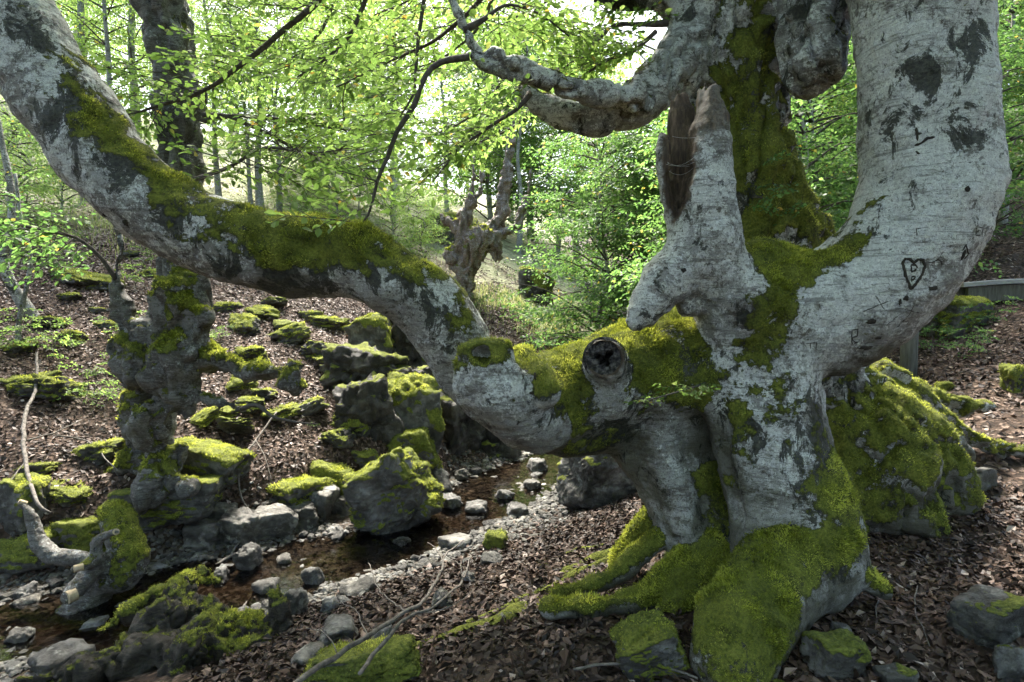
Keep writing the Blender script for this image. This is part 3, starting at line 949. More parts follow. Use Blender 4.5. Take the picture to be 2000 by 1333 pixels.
hero_bias = {T_TRUNK: -0.24, T_LEG: -0.05, T_MASS: 0.45, T_LL: -0.16, T_RL: -0.45, T_SNAG: -0.8, T_KNOB: -0.12, T_STUB: -0.1,
             T_R1: 0.42, T_R2: 0.1, T_R3: 0.65, T_R4: 0.65, T_R5: 0.7}
moss_b = [(1500, 500, 2.9, 70, 1.3), (1600, 490, 2.9, 60, 0.9), (1490, 590, 2.8, 75, 1.0), (1480, 660, 2.8, 70, 1.1), (1500, 720, 2.8, 50, 0.8), (1540, 540, 2.8, 50, 0.8), (1660, 450, 2.8, 50, 0.9), (1680, 470, 2.8, 30, 0.6),
          (1700, 380, 2.85, 30, 0.5), (1920, 270, 2.8, 22, 1.1), (1410, 850, 2.9, 40, 0.7), (1430, 960, 2.85, 45, 0.8), (1620, 950, 2.85, 60, 0.8),
          (1640, 1040, 2.8, 60, 0.7), (1440, 560, 2.9, 35, 0.5), (1230, 560, 2.85, 22, 0.6), (1100, 860, 2.95, 70, 0.6), (1180, 860, 3.1, 60, 0.4),
          (550, 500, 3.0, 90, 0.75), (480, 470, 3.0, 70, 0.6), (650, 480, 3.0, 80, 0.7), (330, 400, 2.92, 60, 0.7), (230, 265, 2.92, 60, 0.7), (160, 150, 2.92, 50, 0.6), (110, 90, 2.92, 40, 0.5), (560, 530, 2.95, 70, 0.5), (700, 520, 2.95, 60, 0.5), (760, 540, 2.98, 50, 0.4),
          (830, 570, 3.0, 70, 0.8), (900, 630, 3.05, 55, 0.9), (600, 570, 3.05, 60, -0.6), (250, 430, 2.95, 60, -0.7), (120, 240, 3.0, 50, -0.5),
          (430, 540, 3.0, 55, -0.7), (760, 600, 3.0, 40, -0.7), (1060, 755, 2.85, 40, 0.9), (990, 790, 2.66, 60, -0.9), (945, 760, 2.6, 45, -0.7), (960, 685, 2.62, 36, 0.9), (1180, 650, 2.82, 26, 1.0), (1222, 680, 2.84, 18, 0.8), (1140, 680, 2.84, 18, 0.8), (1062, 760, 2.66, 36, 0.7), (1120, 760, 3.0, 70, 0.7), (1110, 830, 3.0, 50, 0.4), (1260, 720, 3.0, 70, 0.7), (1340, 730, 3.05, 60, 0.8), (1330, 680, 3.05, 60, 0.6),
          (1250, 900, 3.2, 40, 0.7), (1300, 1000, 3.15, 40, 0.4), (1400, 960, 3.1, 60, 0.5), (1300, 860, 3.1, 40, -0.5), (1440, 1200, 2.5, 120, 0.25), (1340, 1000, 3.1, 60, -0.9), (1350, 1060, 3.05, 40, -0.5), (1540, 1200, 2.55, 50, -0.5), (1590, 1110, 2.75, 40, -0.3),
          (1640, 720, 2.9, 40, -0.4), (1690, 520, 2.85, 25, 0.8), (1560, 560, 2.9, 40, 0.35), (1530, 900, 2.85, 50, -0.2)]
dark_b = [(1762, 172, 2.72, 11, 0.2), (1800, 105, 2.71, 8, 0.2), (1860, 78, 2.71, 11, 0.2), (1900, 118, 2.72, 9, 0.2), (1925, 175, 2.78, 9, 0.2), (1725, 40, 2.73, 7, 0.2), (1885, 30, 2.72, 7, 0.2), (1882, 280, 2.74, 34, 0.55), (1898, 305, 2.76, 26, 0.4), (1830, 120, 2.7, 90, 0.12), (1700, 420, 2.8, 40, 0.4), (1690, 300, 2.85, 30, 0.4), (1740, 480, 2.75, 40, 0.25), (110, 235, 2.9, 40, 0.6), (70, 80, 2.9, 36, 0.6), (30, 20, 2.9, 40, 0.5), (240, 310, 2.9, 45, 0.6), (180, 190, 2.9, 34, 0.55), (330, 420, 2.92, 34, 0.6), (150, 130, 2.9, 30, 0.5), (640, 555, 3.0, 40, 0.5), (820, 610, 3.0, 40, 0.5), (860, 660, 3.1, 36, 0.5), (740, 540, 3.0, 34, 0.4),
          (1800, 180, 2.86, 90, 0.28), (1870, 130, 2.86, 60, 0.25), (1780, 265, 2.85, 30, 0.6), (1600, 900, 2.85, 60, 0.5), (1560, 820, 2.85, 60, 0.4),
          (1700, 560, 2.86, 110, -0.6), (1200, 850, 3.1, 80, 0.5), (530, 560, 3.0, 70, 0.4), (430, 520, 3.0, 40, 0.6)]
hv, hq, hn, hm = build_old_tree(beech, F, hero_names, hero_bias, rng, M_BARK, moss_b, dark_b, wood_hero, 0.024, 210000, 0.0145, 0.013, 1, damp_on=1, damp_blobs=[(1800, 100, 2.9, 220, -0.35), (1780, 400, 2.9, 130, -0.65), (1650, 540, 2.9, 100, -0.6), (1500, 850, 2.85, 50, -0.4), (1700, 690, 2.95, 70, 0.9), (1840, 590, 2.95, 50, 0.9), (1900, 470, 2.95, 40, 0.6), (560, 570, 3.1, 90, 0.6), (430, 545, 3.1, 60, 0.4), (1180, 860, 3.2, 90, 0.8), (1100, 860, 3.1, 70, 0.6), (1400, 880, 3.1, 60, 0.8), (1590, 860, 3.0, 70, 0.7), (280, 330, 3.0, 70, 0.4), (100, 230, 3.0, 70, 0.5), (1840, 560, 2.95, 60, 0.3), (760, 600, 3.1, 60, 0.5)])
HERO = dict(PARTS)
HERO[T_RL]['label'] = 'thick pale right limb with a carved heart and letters'
HERO[T_SNAG]['label'] = 'broken hollow limb with jagged rotten top'
HERO[T_LL]['label'] = 'long moss topped limb sweeping over the stream'
HBVH = BVHTree.FromPolygons(hv.tolist(), hq.tolist())
del F
def hit(px, py, off=0.0):
    r = Vector(ray(px, py)).normalized()
    loc, nr, ix, dist = HBVH.ray_cast(Vector(CAM), r)
    if loc is None: return None, None
    return np.array(loc) + np.array(nr) * off, np.array(nr)

# carved grooves: strips of dark scar tissue lying in the bark
def sublink(name, me, part):
    o_ = bpy.data.objects.new(name, me); COL.objects.link(o_)
    o_.parent = part
    o_.matrix_parent_inverse = Matrix.Translation(-Vector(beech.location)) @ Matrix.Identity(4)
    o_.matrix_parent_inverse = Matrix.Identity(4)
    return o_
def carve(strokes, name, width=3.0, parent=None):
    g = Geo()
    for st_ in strokes:
        pts = []
        for (a, b) in zip(st_[:-1], st_[1:]):
            nseg = max(2, int(math.hypot(b[0] - a[0], b[1] - a[1]) / 4))
            for k in range(nseg):
                t = k / nseg
                pts.append((a[0] + (b[0] - a[0]) * t, a[1] + (b[1] - a[1]) * t))
        pts.append(st_[-1])
        path, rad = [], []
        for k, (x, y) in enumerate(pts):
            p, nr = hit(x + rng.normal() * 0.35, y + rng.normal() * 0.35, -0.0015)
            if p is None or nr is None: continue
            if path and np.linalg.norm(p - path[-1]) > 0.06: continue
            path.append(p); rad.append(width * 2.9 / FPX * (0.8 + 0.4 * rng.random()))
        if len(path) > 2:
            rad = np.array(rad); rad[0] *= 0.6; rad[-1] *= 0.5
            v_, f_ = tube(np.array(path), rad, 6)
            g.add(v_, f_)
    if g.n:
        return sublink(name, g.mesh(name, M_CARVE), parent or HERO[T_RL])
heart = [(1779, 566), (1768, 535), (1763, 515), (1768, 506), (1778, 507), (1785, 514), (1793, 507), (1803, 508), (1806, 520), (1801, 537), (1790, 554), (1779, 566)]
carve([heart], 'carved_heart', 3.0)
carve([[(1779, 518), (1780, 533)], [(1779, 518), (1787, 518), (1792, 523), (1787, 529), (1780, 531)]], 'carved_letter', 1.9)
carve([[(1780, 541), (1781, 552)], [(1780, 541), (1787, 540), (1786, 546), (1781, 548)]], 'carved_letter', 1.9)
carve([[(1811, 512), (1820, 514), (1832, 507), (1839, 512), (1840, 519)]], 'carved_letter', 1.4)
carve([[(1790, 446), (1791, 462)], [(1790, 446), (1800, 446)], [(1791, 453), (1797, 453)]], 'carved_letter', 1.0)
carve([[(1908, 442), (1906, 460), (1918, 462), (1920, 446), (1908, 442)], [(1912, 452), (1916, 452)]], 'carved_letter', 1.0)
carve([[(1664, 645), (1676, 643), (1674, 657), (1664, 660)], [(1664, 645), (1664, 672), (1678, 668)], [(1662, 662), (1674, 672)]], 'carved_letter', 1.4)
carve([[(1574, 672), (1598, 668)], [(1582, 670), (1583, 684)], [(1594, 668), (1594, 684)]], 'carved_letter', 1.0)
carve([[(1684, 610), (1742, 586)], [(1710, 577), (1729, 608)]], 'carved_letter', 1.0)
carve([[(1752, 640), (1776, 616), (1788, 590)], [(1730, 638), (1756, 616)], [(1765, 604), (1796, 612)]], 'carved_letter', 1.0)
carve([[(1690, 630), (1712, 624)], [(1700, 620), (1704, 634)]], 'carved_letter', 0.9)
carve([[(1790, 250), (1792, 275)], [(1788, 262), (1800, 260)], [(1786, 285), (1800, 280), (1812, 270), (1826, 268)], [(1790, 296), (1796, 302)]], 'carved_letter', 2.6)
carve([[(1880, 490), (1886, 478), (1892, 496), (1884, 506)]], 'carved_letter', 1.8)
# dark scars of old branches
def scar(px, py, w, h):
    p, nr = hit(px, py, 0.001)
    if p is None: return
    nr = norm(nr); u = norm(np.cross([0, 0, 1.0], nr)); w_ = np.cross(nr, u)
    k = 14
    ang = np.linspace(0, 2 * math.pi, k, endpoint=False)
    rr = 1 + 0.18 * rng.normal(size=k)
    sx, sy = w * 2.9 / FPX, h * 2.9 / FPX
    ring = p + (np.cos(ang) * rr * sx)[:, None] * u + (np.sin(ang) * rr * sy)[:, None] * w_ - nr * 0.008
    inner = p + 0.55 * ((np.cos(ang) * rr * sx)[:, None] * u + (np.sin(ang) * rr * sy)[:, None] * w_) + nr * 0.006
    v_ = np.vstack([ring, inner, p + nr * 0.002])
    j_ = np.arange(k); j2 = (j_ + 1) % k
    f4 = np.stack([j_, j2, k + j2, k + j_], -1)
    f3 = np.stack([k + j_, k + j2, np.full(k, 2 * k)], -1)
    part = HERO[T_RL] if px > 1600 else HERO[T_LL] if px < 800 else HERO[T_KNOB] if px < 1100 else HERO[T_SNAG]
    sublink('bark_scar', mesh_from('bark_scar', v_, [f4, f3], [M_CARVE]), part)
def heartwood():
    c = P(1181, 701, 2.83); ax = norm(CAM - c + np.array([0, 0, 0.25]))
    u = norm(np.cross([0, 0, 1.0], ax)); w = np.cross(ax, u)
    k = 36
    ang = np.linspace(0, 2 * math.pi, k, endpoint=False)
    hole = np.array([0.018 + 0.024 * abs(math.sin(1.5 * a + 0.4)) + 0.006 * rng.normal() + (0.014 if 0.6 < (a % 3.14) < 1.2 else 0) for a in ang])
    def ring(r, dz):
        r = np.asarray(r) * np.ones(k)
        return c + (np.cos(ang) * r)[:, None] * u + (np.sin(ang) * r)[:, None] * w + ax * (np.asarray(dz) * np.ones(k))[:, None]
    rs = [ring(0.110, 0.0), ring(0.086, 0.012 + 0.004 * rng.normal(size=k)), ring(0.5 * (hole + 0.08), 0.004 + 0.006 * rng.normal(size=k)), ring(hole, 0.0), ring(hole * 0.9, -0.10), ring(hole * 0.2, -0.12)]
    v = np.vstack(rs)
    j_ = np.arange(k); j2 = (j_ + 1) % k
    f = np.concatenate([np.stack([a * k + j_, a * k + j2, (a + 1) * k + j2, (a + 1) * k + j_], -1) for a in range(len(rs) - 1)])
    sublink('rotten_heartwood', mesh_from('rotten_heartwood', v, [f], [M_HOLE]), HERO[T_STUB])
heartwood()
for s_ in [(1770, 583, 6, 7), (1702, 628, 11, 7), (1715, 660, 10, 4), (1692, 680, 14, 5), (1823, 563, 13, 6), (1758, 590, 3, 7), (1880, 500, 5, 12),
           (1335, 528, 7, 5), (1045, 735, 4, 8), (1040, 768, 9, 4), (1376, 20, 6, 5), (1890, 370, 7, 6), (205, 420, 5, 6), (245, 435, 9, 9), (155, 75, 4, 3)]:
    scar(*s_)

# ------------------------------------------------------------------ helpers for boughs and trees
def bark_tube_part(name, pts, radii, parent, mat, moss=0.0, step=0.06, sides=9, wob=0.12, seed=3, top_moss=0.0):
    path, rad = smooth_path(pts, radii, step)
    rad = rad * (1 + wob * fbm(path * 5, 2, seed))
    v_, f_ = tube(path, rad, sides)
    n_ = vnormals(v_, f_)
    mo = np.clip(moss + top_moss * n_[:, 2] + 0.5 * fbm(v_ * 4, 2, seed + 2), 0, 1)
    z_ = np.zeros(len(v_))
    return link(name, mesh_from(name, v_, f_, [mat], {'moss': mo, 'dark': z_, 'wood': z_}), parent)

def bough(parent, pix, nspray, rng, spread=0.9, scale=0.8, leafscale=1.0, mat=None, hi=True, t0=0.15, thick=1.0, droop=-0.1, az0=None):
    """a leafy bough: pix rows are px, py, depth, pixel radius"""
    pp = [PR(*q_) for q_ in pix]
    path, rad = smooth_path([a for a, b in pp], [b * thick for a, b in pp], 0.08)
    path = path + 0.012 * np.stack([fbm(path * 3 + 7 * k, 2, k) for k in range(3)], -1)
    v_, f_ = tube(path, rad, 6)
    z_ = np.zeros(len(v_))
    o_ = link('bough', mesh_from('bough', v_, f_, [M_TWIG], {'moss': z_}), parent)
    nspray = int(nspray * 1.9) if nspray > 5 else nspray
    scale = scale * (1.2 if nspray > 5 else 1)
    gl, gt = Geo(), Geo()
    ts = t0 + (1 - t0) * (np.arange(nspray) + rng.random(nspray)) / nspray
    ix = np.clip((ts * (len(path) - 1)).astype(int), 0, len(path) - 2)
    tan = norm(path[ix + 1] - path[ix])
    side = np.where(np.arange(nspray) % 2 == 0, 1, -1)
    az = np.arctan2(tan[:, 1], tan[:, 0]) + side * spread * rng.uniform(0.5, 1.3, nspray)
    if az0 is not None: az = az0 + rng.normal(size=nspray) * 0.9
    place_sprays(gl, gt, rng, path[ix], az, droop + rng.normal(size=nspray) * 0.22, scale * rng.uniform(0.6, 1.25, nspray), hi, leafscale)
    if gt.n: link('twigs', gt.mesh('twigs', M_TWIG), parent)
    lo = link('foliage', gl.mesh('foliage', mat or M_LEAF, False), parent)
    lo['kind'] = 'stuff'
    return o_

def limb_extension(parent, mat, p0, r0, p1, r1, nbr, rng, crown_r, leaves_n, leafscale=1.3):
    """upper stem and crown above the frame, leafy so that it shades the ground"""
    mid = (np.asarray(p0) + np.asarray(p1)) / 2 + rng.normal(size=3) * 0.25
    bark_tube_part('upper_stem', [p0, mid, p1], [r0, (r0 + r1) / 2, r1], parent, mat, 0.1, 0.2, 12)
    gl, gt, gb = Geo(), Geo(), Geo()
    for b in range(nbr):
        t = rng.uniform(0.25, 1.0)
        a = np.asarray(p0) * (1 - t) + np.asarray(p1) * t
        az = rng.uniform(0, 2 * math.pi)
        L = crown_r * rng.uniform(0.5, 1.0)
        e = a + np.array([math.cos(az) * L, math.sin(az) * L, L * rng.uniform(0.0, 0.45)])
        pth, rd = smooth_path([a, (a + e) / 2 + [0, 0, 0.2], e], [0.06, 0.04, 0.012], 0.3)
        v_, f_ = tube(pth, rd, 5); gb.add(v_, f_)
        k = leaves_n
        tt = rng.uniform(0.2, 1.0, k)
        pos = pth[(tt * (len(pth) - 1)).astype(int)] + rng.normal(size=(k, 3)) * [0.25, 0.25, 0.18]
        place_sprays(gl, None, rng, pos, az + rng.normal(size=k) * 1.0, rng.normal(size=k) * 0.25, rng.uniform(0.9, 1.5, k), False, leafscale, twigs=False)
    link('upper_branches', gb.mesh('upper_branches', M_TWIG), parent)
    lo = link('crown', gl.mesh('crown', M_LEAF, False), parent)
    lo['kind'] = 'stuff'

# ------------------------------------------------------------------ mossy beech standing behind
back = empty('beech_tree', P(1640, 960, 4.1))
tag(back, 'dark mossy beech trunk right behind the broken limb with a spreading mossy root mound', 'tree')
BF = Field((-0.6, 2.85, -0.35), (4.5, 5.4, 4.5), 0.02)
B_TR, B_L1, B_L2, B_BU, B_MO, B_R1, B_R2, B_R3, B_R4 = range(9)
BF.chain([(1400, -330, 4.0, 120), (1405, -100, 4.0, 115), (1412, 20, 4.0, 105), (1425, 130, 4.0, 92), (1450, 260, 4.0, 84), (1475, 390, 4.0, 92), (1500, 500, 4.05, 115), (1540, 640, 4.15, 108),
          (1590, 780, 4.2, 115), (1640, 900, 4.2, 130)], 0.1, B_TR)
BF.chain([(1335, -60, 3.86, 45), (1338, 60, 3.84, 42), (1340, 160, 3.86, 34), (1350, 260, 3.9, 20)], 0.06, B_TR)
BF.chain([(1500, -80, 3.86, 36), (1505, 60, 3.85, 32), (1510, 200, 3.88, 26), (1515, 320, 3.92, 24)], 0.06, B_TR)
BF.chain([(1480, 330, 3.9, 40), (1520, 430, 3.9, 40), (1550, 480, 3.92, 34)], 0.08, B_TR)
BF.chain([(1340, 100, 3.86, 55), (1285, 165, 3.7, 50), (1235, 210, 3.66, 42), (1180, 230, 3.62, 33), (1110, 228, 3.6, 28), (1050, 202, 3.58, 24), (1022, 184, 3.56, 20)], 0.06, B_L1)
BF.chain([(1250, 195, 3.5, 34), (1195, 188, 3.4, 25), (1130, 176, 3.3, 21), (1060, 155, 3.24, 20), (995, 130, 3.2, 21), (940, 108, 3.2, 21), (920, 98, 3.18, 17), (908, 60, 3.18, 12), (893, 20, 3.18, 11), (875, -40, 3.18, 12), (840, -160, 3.2, 12)], 0.02, B_L2)
BF.chain([(1600, -200, 3.9, 80), (1595, -60, 3.7, 76), (1592, 60, 3.5, 64), (1590, 128, 3.42, 55)], 0.08, B_BU)
BF.chain([(1660, -10, 3.8, 70), (1600, 20, 3.6, 60)], 0.1, B_BU)
BF.chain([(1320, -20, 3.85, 40), (1260, -12, 3.7, 34), (1200, -14, 3.6, 26), (1170, -20, 3.55, 20)], 0.06, B_BU)
# root mound
BF.chain([(1630, 790, 4.15, 72), (1690, 830, 3.95, 95), (1720, 900, 3.8, 90), (1730, 960, 3.72, 75)], 0.08, B_MO)
BF.chain([(1690, 790, 4.1, 52), (1780, 850, 3.95, 62), (1840, 920, 3.85, 52), (1870, 970, 3.8, 40)], 0.05, B_R1)
BF.chain([(1690, 860, 3.9, 60), (1750, 930, 3.78, 52), (1800, 1000, 3.68, 42)], 0.04, B_R1)
BF.chain([(1640, 850, 3.85, 60), (1650, 940, 3.72, 50), (1670, 1010, 3.65, 40)], 0.04, B_R2)
BF.chain([(1690, 940, 3.7, 45), (1720, 1000, 3.62, 38), (1800, 1020, 3.56, 30), (1830, 1030, 3.55, 22)], 0.035, B_R2)
BF.chain([(1680, 765, 4.25, 42), (1765, 800, 4.25, 36), (1830, 850, 4.2, 34), (1880, 890, 4.15, 24)], 0.05, B_R3)
BF.chain([(1720, 730, 4.4, 28), (1800, 790, 4.4, 26), (1880, 850, 4.4, 20), (1950, 880, 4.4, 15), (2060, 890, 4.4, 11)], 0.05, B_R4)
BF.chain([(1690, 705, 4.5, 22), (1760, 745, 4.55, 18), (1850, 790, 4.6, 20), (1930, 795, 4.6, 14)], 0.05, B_R4)
for (x_, y_, d_, r_) in [(1650, 800, 3.98, 38), (1740, 800, 3.98, 34), (1760, 880, 3.84, 34), (1820, 960, 3.74, 34), (1700, 980, 3.62, 30), (1850, 930, 3.78, 30), (1640, 960, 3.68, 34), (1790, 900, 3.78, 30), (1670, 880, 3.78, 34), (1780, 1010, 3.6, 28)]:
    BF.chain([(x_, y_, d_, r_), (x_ + 14, y_ + 18, d_, r_ * 0.85)], 0.03, B_MO)
b_names = {B_TR: 'trunk', B_L1: 'limb', B_L2: 'limb', B_BU: 'limb', B_MO: 'root_mound', B_R1: 'root', B_R2: 'root', B_R3: 'root', B_R4: 'root'}
b_bias = {B_TR: 0.55, B_L1: -0.35, B_L2: -0.35, B_BU: -0.5, B_MO: 0.55, B_R1: 0.6, B_R2: 0.55, B_R3: 0.3, B_R4: 0.35}
b_moss = [(1330, 60, 3.75, 60, -1.2), (1320, 160, 3.75, 45, -1.2), (1440, 130, 3.85, 70, 0.6), (1480, 300, 3.85, 80, 0.4), (1505, 130, 3.8, 22, -1.0), (1512, 220, 3.8, 20, -0.8),
          (1260, 160, 3.6, 40, 0.3), (1470, 400, 3.9, 80, 0.3)]
b_dark = [(1590, 40, 3.4, 70, 0.35), (1200, 0, 3.6, 60, 1.5), (1480, 430, 3.95, 90, 0.8)]
bv, bq, bn, bm = build_old_tree(back, BF, b_names, b_bias, rng, M_BARK, b_moss, b_dark, None, 0.03, 90000, 0.0145, 0.02, 51, ridge=0.055, rfreq=4.0, damp_on=1, damp_blobs=[(1590, 60, 3.5, 100, 0.45)])
del BF

# ------------------------------------------------------------------ pollarded beech on the left bank
base_hit = ground(322, 935)
DL = base_hit[1]
left_tree = empty('beech_tree', base_hit[0])
tag(left_tree, 'gnarled pollarded beech with burls rising from the rocky left stream bank', 'tree')
_lo, _hi = P(-90, 1020, DL), P(690, -190, DL)
_lo[1], _hi[1] = DL - 1.5, DL + 1.1
LF = Field(_lo - [0.4, 0, 0.3], _hi + [0.3, 0, 0.3], 0.03)
def LD(rows): return [(a, b, DL + c, d) for a, b, c, d in rows]
LF.chain(LD([(298, 965, 0, 20), (293, 915, 0, 28), (290, 860, 0, 36), (290, 800, 0, 48), (302, 740, 0, 52), (318, 690, 0, 54), (335, 640, 0, 46), (350, 590, 0.05, 44), (358, 530, 0.1, 40), (357, 420, 0.15, 39),
             (353, 300, 0.15, 38), (345, 180, 0.15, 40), (325, 60, 0.15, 45), (305, -60, 0.15, 50), (290, -220, 0.15, 50)]), 0.1, 0)
for rows in [[(345, 640, -0.2, 40), (330, 660, -0.2, 34)], [(255, 770, -0.1, 22), (262, 810, -0.1, 24)], [(335, 760, -0.2, 28), (322, 800, -0.2, 30)], [(350, 600, -0.2, 50), (368, 565, -0.15, 42)], [(330, 575, -0.3, 34), (310, 590, -0.3, 24)], [(265, 680, -0.15, 44), (280, 720, -0.2, 40)], [(295, 645, -0.2, 32), (260, 660, -0.2, 26)],
             [(390, 620, -0.3, 18), (382, 660, -0.2, 24)], [(340, 690, -0.35, 34), (330, 740, -0.3, 40)], [(290, 820, -0.3, 36), (296, 850, -0.25, 30)], [(370, 540, -0.1, 36), (385, 590, 0, 30)],
             [(350, 770, -0.3, 26), (362, 800, -0.2, 22)]]:
    LF.chain(LD([(a, b, c - 0.1, d) for a, b, c, d in rows]), 0.05, 0)
LF.chain(LD([(370, 690, -0.2, 30), (430, 705, -0.3, 22), (490, 722, -0.4, 18), (545, 726, -0.5, 16), (575, 718, -0.5, 15)]), 0.08, 1)
LF.chain(LD([(565, 740, -0.5, 20), (580, 750, -0.5, 18)]), 0.05, 1)
LF.chain(LD([(290, 670, -0.2, 28), (245, 630, -0.3, 17), (228, 570, -0.3, 12), (226, 530, -0.3, 10)]), 0.06, 2)
LF.chain(LD([(226, 535, -0.3, 9), (238, 490, -0.3, 8), (236, 430, -0.3, 7)]), 0.04, 2)
LF.chain(LD([(350, 775, -0.3, 18), (400, 776, -0.4, 12), (440, 790, -0.5, 9), (470, 800, -0.5, 7)]), 0.05, 3)
LF.chain(LD([(310, 900, -0.25, 28), (300, 950, -0.35, 24), (290, 975, -0.4, 22)]), 0.06, 4)
LF.chain(LD([(345, 880, -0.2, 24), (350, 930, -0.3, 18), (372, 965, -0.45, 14)]), 0.05, 5)
LF.chain(LD([(275, 880, 0, 28), (235, 915, 0.0, 22), (200, 945, 0.0, 14)]), 0.06, 6)
LF.chain(LD([(300, 900, -0.1, 22), (330, 935, -0.25, 16), (372, 955, -0.4, 10)]), 0.05, 6)
LF.chain(LD([(350, 215, 0.15, 38), (385, 205, 0.1, 20), (392, 190, 0.1, 18)]), 0.06, 0)
l_names = {0: 'trunk', 1: 'limb', 2: 'limb', 3: 'limb', 4: 'root', 5: 'root', 6: 'root'}
l_bias = {0: -0.12, 1: 0.3, 2: -0.4, 3: -0.3, 4: 0.0, 5: 0.0, 6: 0.6}
l_moss = [(350, 580, DL - 0.4, 55, 0.6), (240, 800, DL - 0.2, 40, 0.7), (355, 300, DL, 130, -0.6), (345, 80, DL, 120, -0.3)]
build_old_tree(left_tree, LF, l_names, l_bias, rng, M_BARK_DARK, l_moss, [], None, 0.09, 40000, 0.022, 0.06, 91, ridge=0.05, rfreq=4.0)
del LF

# ------------------------------------------------------------------ dead gnarled tree up the valley
dh = ground(905, 572)
DD = dh[1]
dead = empty('dead_tree', dh[0])
tag(dead, 'gnarled dead tree with bleached broken stems on the lit slope', 'tree')
DF = Field(P(840, 620, DD) - [0.3, 0.9, 0.2], P(1060, 130, DD) + [0.3, 0.9, 0.2], 0.028)
def DDp(rows): return [(a, b, DD + c, d * 0.82) for a, b, c, d in rows]
DF.chain(DDp([(905, 590, 0, 22), (908, 545, 0, 20), (915, 510, 0, 30), (928, 480, 0, 34), (940, 465, 0, 30)]), 0.15, 0)
DF.chain(DDp([(890, 580, -0.2, 14), (900, 540, -0.1, 12), (880, 500, -0.1, 20)]), 0.12, 0)
DF.chain(DDp([(915, 490, 0, 24), (900, 455, 0, 20), (908, 425, 0, 17), (920, 395, 0, 12), (924, 350, 0, 5), (922, 310, 0, 3)]), 0.12, 1)
DF.chain(DDp([(895, 450, 0, 14), (872, 430, 0, 9), (862, 420, 0, 5)]), 0.1, 1)
DF.chain(DDp([(925, 400, 0, 8), (940, 370, 0, 4), (942, 330, 0, 2.5)]), 0.06, 1)
DF.chain(DDp([(940, 470, 0, 28), (965, 478, 0, 20), (972, 505, 0, 10)]), 0.12, 0)
DF.chain(DDp([(945, 465, 0.1, 24), (975, 430, 0.2, 17), (985, 380, 0.2, 14), (992, 320, 0.2, 12), (1002, 250, 0.2, 10), (1010, 190, 0.2, 7), (1014, 140, 0.2, 5)]), 0.1, 2)
DF.chain(DDp([(955, 462, 0, 16), (990, 455, 0, 11), (1015, 430, 0, 10), (1026, 400, 0, 8), (1034, 370, 0, 3.5), (1038, 330, 0, 2.5)]), 0.08, 3)
d_names = {0: 'trunk', 1: 'broken_stem', 2: 'bleached_stem', 3: 'bleached_stem'}
build_old_tree(dead, DF, d_names, {0: -0.1, 1: -0.5, 2: -1.2, 3: -1.2}, rng, M_DEADWOOD, [], [], None, 0.06, 4000, 0.04, 0.09, 131, ridge=0.09, rfreq=3.0)
del DF

# ------------------------------------------------------------------ crowns above the frame (they shade the foreground)
crng = np.random.default_rng(21)
limb_extension(beech, M_BARK, P(1800, -300, 3.05), 0.39, (3.0, 2.4, 8.5), 0.14, 40, crng, 3.4, 26)
limb_extension(beech, M_BARK, P(-150, -310, 3.1), 0.22, (-3.6, 2.6, 7.0), 0.09, 13, crng, 2.6, 10)
limb_extension(back, M_BARK, P(1400, -300, 4.0), 0.42, (1.2, 4.0, 9.0), 0.16, 36, crng, 3.6, 22)
limb_extension(left_tree, M_BARK_DARK, P(290, -210, DL + 0.15), 0.3, (-4.3, DL + 0.4, 10.0), 0.14, 32, crng, 3.2, 24)

# ------------------------------------------------------------------ leafy boughs in view
brng = np.random.default_rng(33)
bough(back, [(915, 112, 3.18, 7), (860, 122, 3.15, 6), (830, 150, 3.12, 5.5), (808, 205, 3.1, 5.5), (772, 262, 3.1, 5), (755, 312, 3.1, 4), (735, 355, 3.1, 3.5), (720, 420, 3.1, 2.5), (697, 450, 3.1, 1.5)], 9, brng, 1.0, 0.5, 0.9, t0=0.3)
bough(back, [(1035, 185, 3.34, 7), (1010, 215, 3.3, 4), (960, 245, 3.3, 3), (900, 290, 3.3, 2.5), (850, 350, 3.3, 1.5)], 12, brng, 0.9, 0.5, 0.95)
bough(back, [(905, 60, 3.18, 8), (960, 30, 3.2, 4), (1000, 10, 3.3, 3), (1060, 30, 3.3, 2), (1110, 70, 3.3, 1.5)], 8, brng, 0.9, 0.5, 0.95)
bough(back, [(1300, 45, 3.75, 7), (1240, 48, 3.7, 4.5), (1195, 52, 3.7, 3.5), (1160, 90, 3.7, 2.5), (1130, 120, 3.7, 1.5)], 11, brng, 1.0, 0.5, 0.85)
bough(back, [(1280, 60, 3.75, 5), (1230, 105, 3.75, 3.5), (1190, 115, 3.75, 2.5), (1150, 140, 3.75, 2)], 10, brng, 1.0, 0.5, 0.85)
bough(beech, [(860, -160, 3.6, 7), (832, -40, 3.6, 5), (818, 60, 3.6, 4), (812, 140, 3.6, 3.2), (806, 190, 3.6, 2.6), (780, 230, 3.6, 1.5)], 9, brng, 1.0, 0.5, 0.9, t0=0.35)
bough(beech, [(1010, -120, 4.2, 7), (960, -30, 4.2, 5), (900, 40, 4.2, 4), (830, 90, 4.2, 3), (740, 130, 4.2, 2), (660, 170, 4.2, 1.5)], 16, brng, 1.0, 0.7, 1.0)
bough(beech, [(760, -120, 4.6, 7), (720, -20, 4.6, 5), (690, 60, 4.6, 4), (640, 110, 4.6, 3), (580, 150, 4.6, 1.5)], 14, brng, 1.0, 0.7, 1.0)
